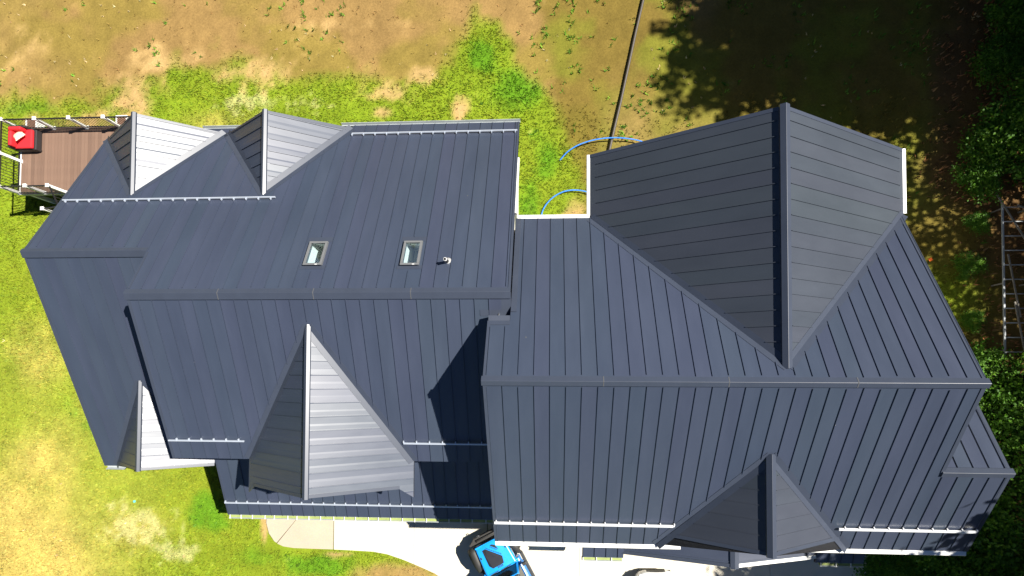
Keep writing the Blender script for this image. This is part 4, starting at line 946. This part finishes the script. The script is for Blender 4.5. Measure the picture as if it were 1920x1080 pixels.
SC = [leaf_mesh('foliage', crown_centres(rr, 75, 1.0, .62, .85, .2), 40, .16, .10, 'leaf', 60 + i, .6) for i in range(4)]
ST = []
for i in range(2):
    q = random.Random(i); m_ = MB()
    for j in range(7):
        a = q.uniform(0, 6.28); m_.tube([(0, 0, -.1), (math.cos(a) * .25, math.sin(a) * .25, .5), (math.cos(a) * .7, math.sin(a) * .7, 1.0)], [.03, .022, .008], 6)
    ST.append(m_.mesh('stem', M['bark']))
def shrub(x, y, r, h, kind, lab):
    t = empty('shrub', (x, y, -.03), kind * 1.7 + x); t.scale = (r, r, h / 1.45); tag(t, lab, 'shrub', 'shrubs along the right side')
    for nm, me in (('stem', ST[kind % 2]), ('foliage', SC[kind % 4])):
        o = bpy.data.objects.new(nm, me); COL.objects.link(o); o.parent = t
SHRUBS = [
    (17.6, 13.9, 1.1, 1.6, 0, 'shaded shrub at the top right corner'), (16.9, 11.9, .9, 1.2, 1, 'low shrub left of the sunlit leaf litter'), (17.9, 12.5, .8, 1.2, 2, 'shrub above the sunlit leaf litter'),
    (17.3, 9.6, 1.3, 2.0, 3, 'large shrub with sunlit tips below the leaf litter'), (18.2, 8.3, 1.4, 2.4, 0, 'tall shrub at the right edge level with the cross gable'), (16.4, 8.7, .9, 1.3, 1, 'dark shrub on the edge of the shaded lawn'), (16.2, 7.5, .8, 1.1, 2, 'dark shrub just above the ladder frame'),
    (15.9, 4.2, .5, .7, 3, 'small sprig beside the left rail of the ladder frame'), (16.0, 2.1, .4, .6, 1, 'tiny bright shrub against the left rail of the ladder frame'), (16.2, .3, .9, 1.4, 0, 'bright shrub at the foot of the ladder frame'),
    (15.1, -.7, 1.1, 1.7, 1, 'shrub right of the main ridge end'), (16.7, -1.4, 1.3, 2.2, 2, 'big shrub at the right edge below the ladder frame'), (14.5, -1.9, .9, 1.5, 3, 'shrub tucked beside the lower right roof'), (16.1, -3.2, 1.4, 2.4, 0, 'large sunlit shrub right of the lower ridge end'),
    (14.4, -3.7, 1.0, 2.0, 1, 'shrub touching the lower right roof edge'), (15.6, -5.2, 1.4, 2.6, 2, 'large dark shrub right of the lower roof corner'), (13.6, -5.6, 1.1, 2.4, 3, 'shrub overlapping the lower right eave corner'), (14.6, -7.0, 1.3, 2.2, 0, 'dark shrub at the bottom right'), (12.5, -7.0, .9, 1.2, 1, 'low dark shrub below the right eave'),
    (16.6, -7.4, 1.4, 2.2, 2, 'shrub in the bottom right corner'), (18.0, -.2, 1.3, 2.4, 3, 'shrub outside the right edge by the ridge'), (16.3, 5.9, .45, .6, 2, 'small shrub left of the top end of the ladder frame')]
for a in SHRUBS: shrub(*a)

# ---- turf: real blades over the grassed parts, one mass
def scatter_blades(n, seed, dens, size, name, label, mat, colour=None, blades=3):
    r = np.random.default_rng(seed)
    x = r.uniform(-25.5, 19, n); y = r.uniform(-9.6, 16.8, n); F = ground_fields(x, y)
    keep = r.random(n) < dens(x, y, F)
    ft = ((x > -16.2) & (x < -1.6) & (y > -2.6) & (y < 8.4)) | ((x > -1.7) & (x < 11.8) & (y > -4.4) & (y < 4.6)) | ((x > 1.5) & (x < 10.2) & (y > 0) & (y < 6.3))
    ye = np.interp(x, [e[0] for e in edge[:12]], [e[1] for e in edge[:12]])
    drv = ((x > -11.85) & (y > -7.3) & (y < -2.4) & (x < 12.3) & ((x < -9.0) | (y > ye - .02) | (x > -2.6))) | ((x > -8.95) & (x < -2.6) & (y > ye - .02) & (y < 0)) | ((x > -2.7) & (x < 12.3) & (y < -2.4))
    keep &= ~ft & ~drv
    x, y = x[keep], y[keep]; F = {k: v[keep] for k, v in F.items()}; n = len(x)
    c = ground_colour(x, y, F) if colour is None else colour(x, y, F, r)
    c = c * r.uniform(.75, 1.5, (n, 1)); c[:, 0] *= r.uniform(.85, 1.2, n)
    vs = []; cs = []
    for k in range(blades):
        a = r.uniform(0, 6.283, n); h = size * r.uniform(.5, 1.4, n); w_ = size * .22 * r.uniform(.7, 1.3, n); lean = r.uniform(.2, 1.3, n) * h
        bx, by = x + r.normal(0, size * .3, n), y + r.normal(0, size * .3, n); z = np.full(n, -.06)
        dx, dy = np.cos(a), np.sin(a)
        p0 = np.stack([bx - dy * w_, by + dx * w_, z], 1); p1 = np.stack([bx + dy * w_, by - dx * w_, z], 1); p2 = np.stack([bx + dx * lean, by + dy * lean, z + h + .02], 1)
        vs.append(np.stack([p0, p1, p2], 1).reshape(-1, 3)); cs.append(np.repeat(c, 3, 0))
    v = np.concatenate(vs); cc = np.concatenate(cs); t = len(v) // 3
    me = bpy.data.meshes.new(name); me.from_pydata(v.tolist(), [], np.arange(t * 3).reshape(-1, 3).tolist())
    at = me.attributes.new('cover', 'FLOAT_COLOR', 'POINT'); at.data.foreach_set('color', np.concatenate([cc, np.ones((len(cc), 1))], 1).astype(np.float32).ravel())
    me.materials.append(mat); o = bpy.data.objects.new(name, me); COL.objects.link(o); tag(o, label, name.replace('_', ' '), kind='stuff'); return o
m, n, b = new_mat('blade'); at = N(n, 'ShaderNodeAttribute', attribute_name='cover'); n.links.new(at.outputs['Color'], b.inputs['Base Color']); b.inputs['Roughness'].default_value = .7; b.inputs['Specular IOR Level'].default_value = .2
BL = m
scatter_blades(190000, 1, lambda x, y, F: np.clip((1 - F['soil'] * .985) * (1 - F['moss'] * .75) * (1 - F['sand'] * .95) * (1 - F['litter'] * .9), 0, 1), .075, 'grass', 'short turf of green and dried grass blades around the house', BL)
def weedcol(x, y, F, r): return np.array([[.085, .18, .016]]) * r.uniform(.6, 1.5, (len(x), 1)) * np.array([1, 1, 1])
scatter_blades(16000, 2, lambda x, y, F: np.clip(sstep(.56, .70, F['n2']) * (F['soil'] * .5 + F['moss'] * .6 + F['lush'] * .8) * (1 - F['litter']), 0, 1), .11, 'weeds', 'clumps of dark green weeds in the brown soil behind the house', BL, weedcol, 6)
def palecol(x, y, F, r): return np.array([[.50, .40, .22]]) * r.uniform(.7, 1.2, (len(x), 1))
scatter_blades(2600, 5, lambda x, y, F: np.clip(F['soil'] * sstep(.45, .7, F['n1']) * .8 + F['pale'] * .9 + F['dry'] * .25, 0, 1), .07, 'dead_grass', 'pale dead grass tufts dotted over the soil and lawn', BL, palecol, 5)
def litcol(x, y, F, r):
    k = r.random((len(x), 1)); return np.array([[.17, .08, .030]]) * (.5 + k) + np.array([[.10, .07, .03]]) * (1 - k)
scatter_blades(26000, 3, lambda x, y, F: F['litter'], .13, 'leaf_litter', 'brown fallen leaves and twigs on the ground under the trees', BL, litcol, 2)

# ---- unseen woods added around the plot to darken reflections in the roof
def reflected_wood():
    r = np.random.default_rng(8); ico = bmesh.new(); bmesh.ops.create_icosphere(ico, subdivisions=3, radius=1.0)
    V = np.array([v.co[:] for v in ico.verts]); Fc = [tuple(v.index for v in f.verts) for f in ico.faces]; ico.free(); vs = []; fs = []; k = 0
    spots = [(r.uniform(-80, -34), r.uniform(-60, 70)) for _ in range(190)] + [(r.uniform(-60, 60), r.uniform(46, 80)) for _ in range(90)] + [(r.uniform(34, 80), r.uniform(-50, 60)) for _ in range(110)]
    for (x, y) in spots:
        R_ = r.uniform(3, 5); H = r.uniform(12, 19); d = 1 + .16 * np.sin(V @ r.normal(0, 4, 3) + r.uniform(0, 6)) + .10 * np.sin(V @ r.normal(0, 11, 3)) + r.normal(0, .05, len(V))
        P = V * d[:, None] * np.array([R_, R_, H * .48]) + np.array([x, y, H * .52]); vs.append(P); fs += [tuple(i + k for i in f) for f in Fc]; k += len(V)
    me = bpy.data.meshes.new('reflected_wood'); me.from_pydata(np.concatenate(vs).tolist(), [], fs)
    me.materials.append(simple('reflected_foliage', (.030, .060, .012), .9, var=.5, scale=1.5)); o = bpy.data.objects.new('reflected_wood', me); COL.objects.link(o)
    tag(o, 'unseen green woods added around the plot for dark roof reflections', 'woods', kind='stuff')
reflected_wood()
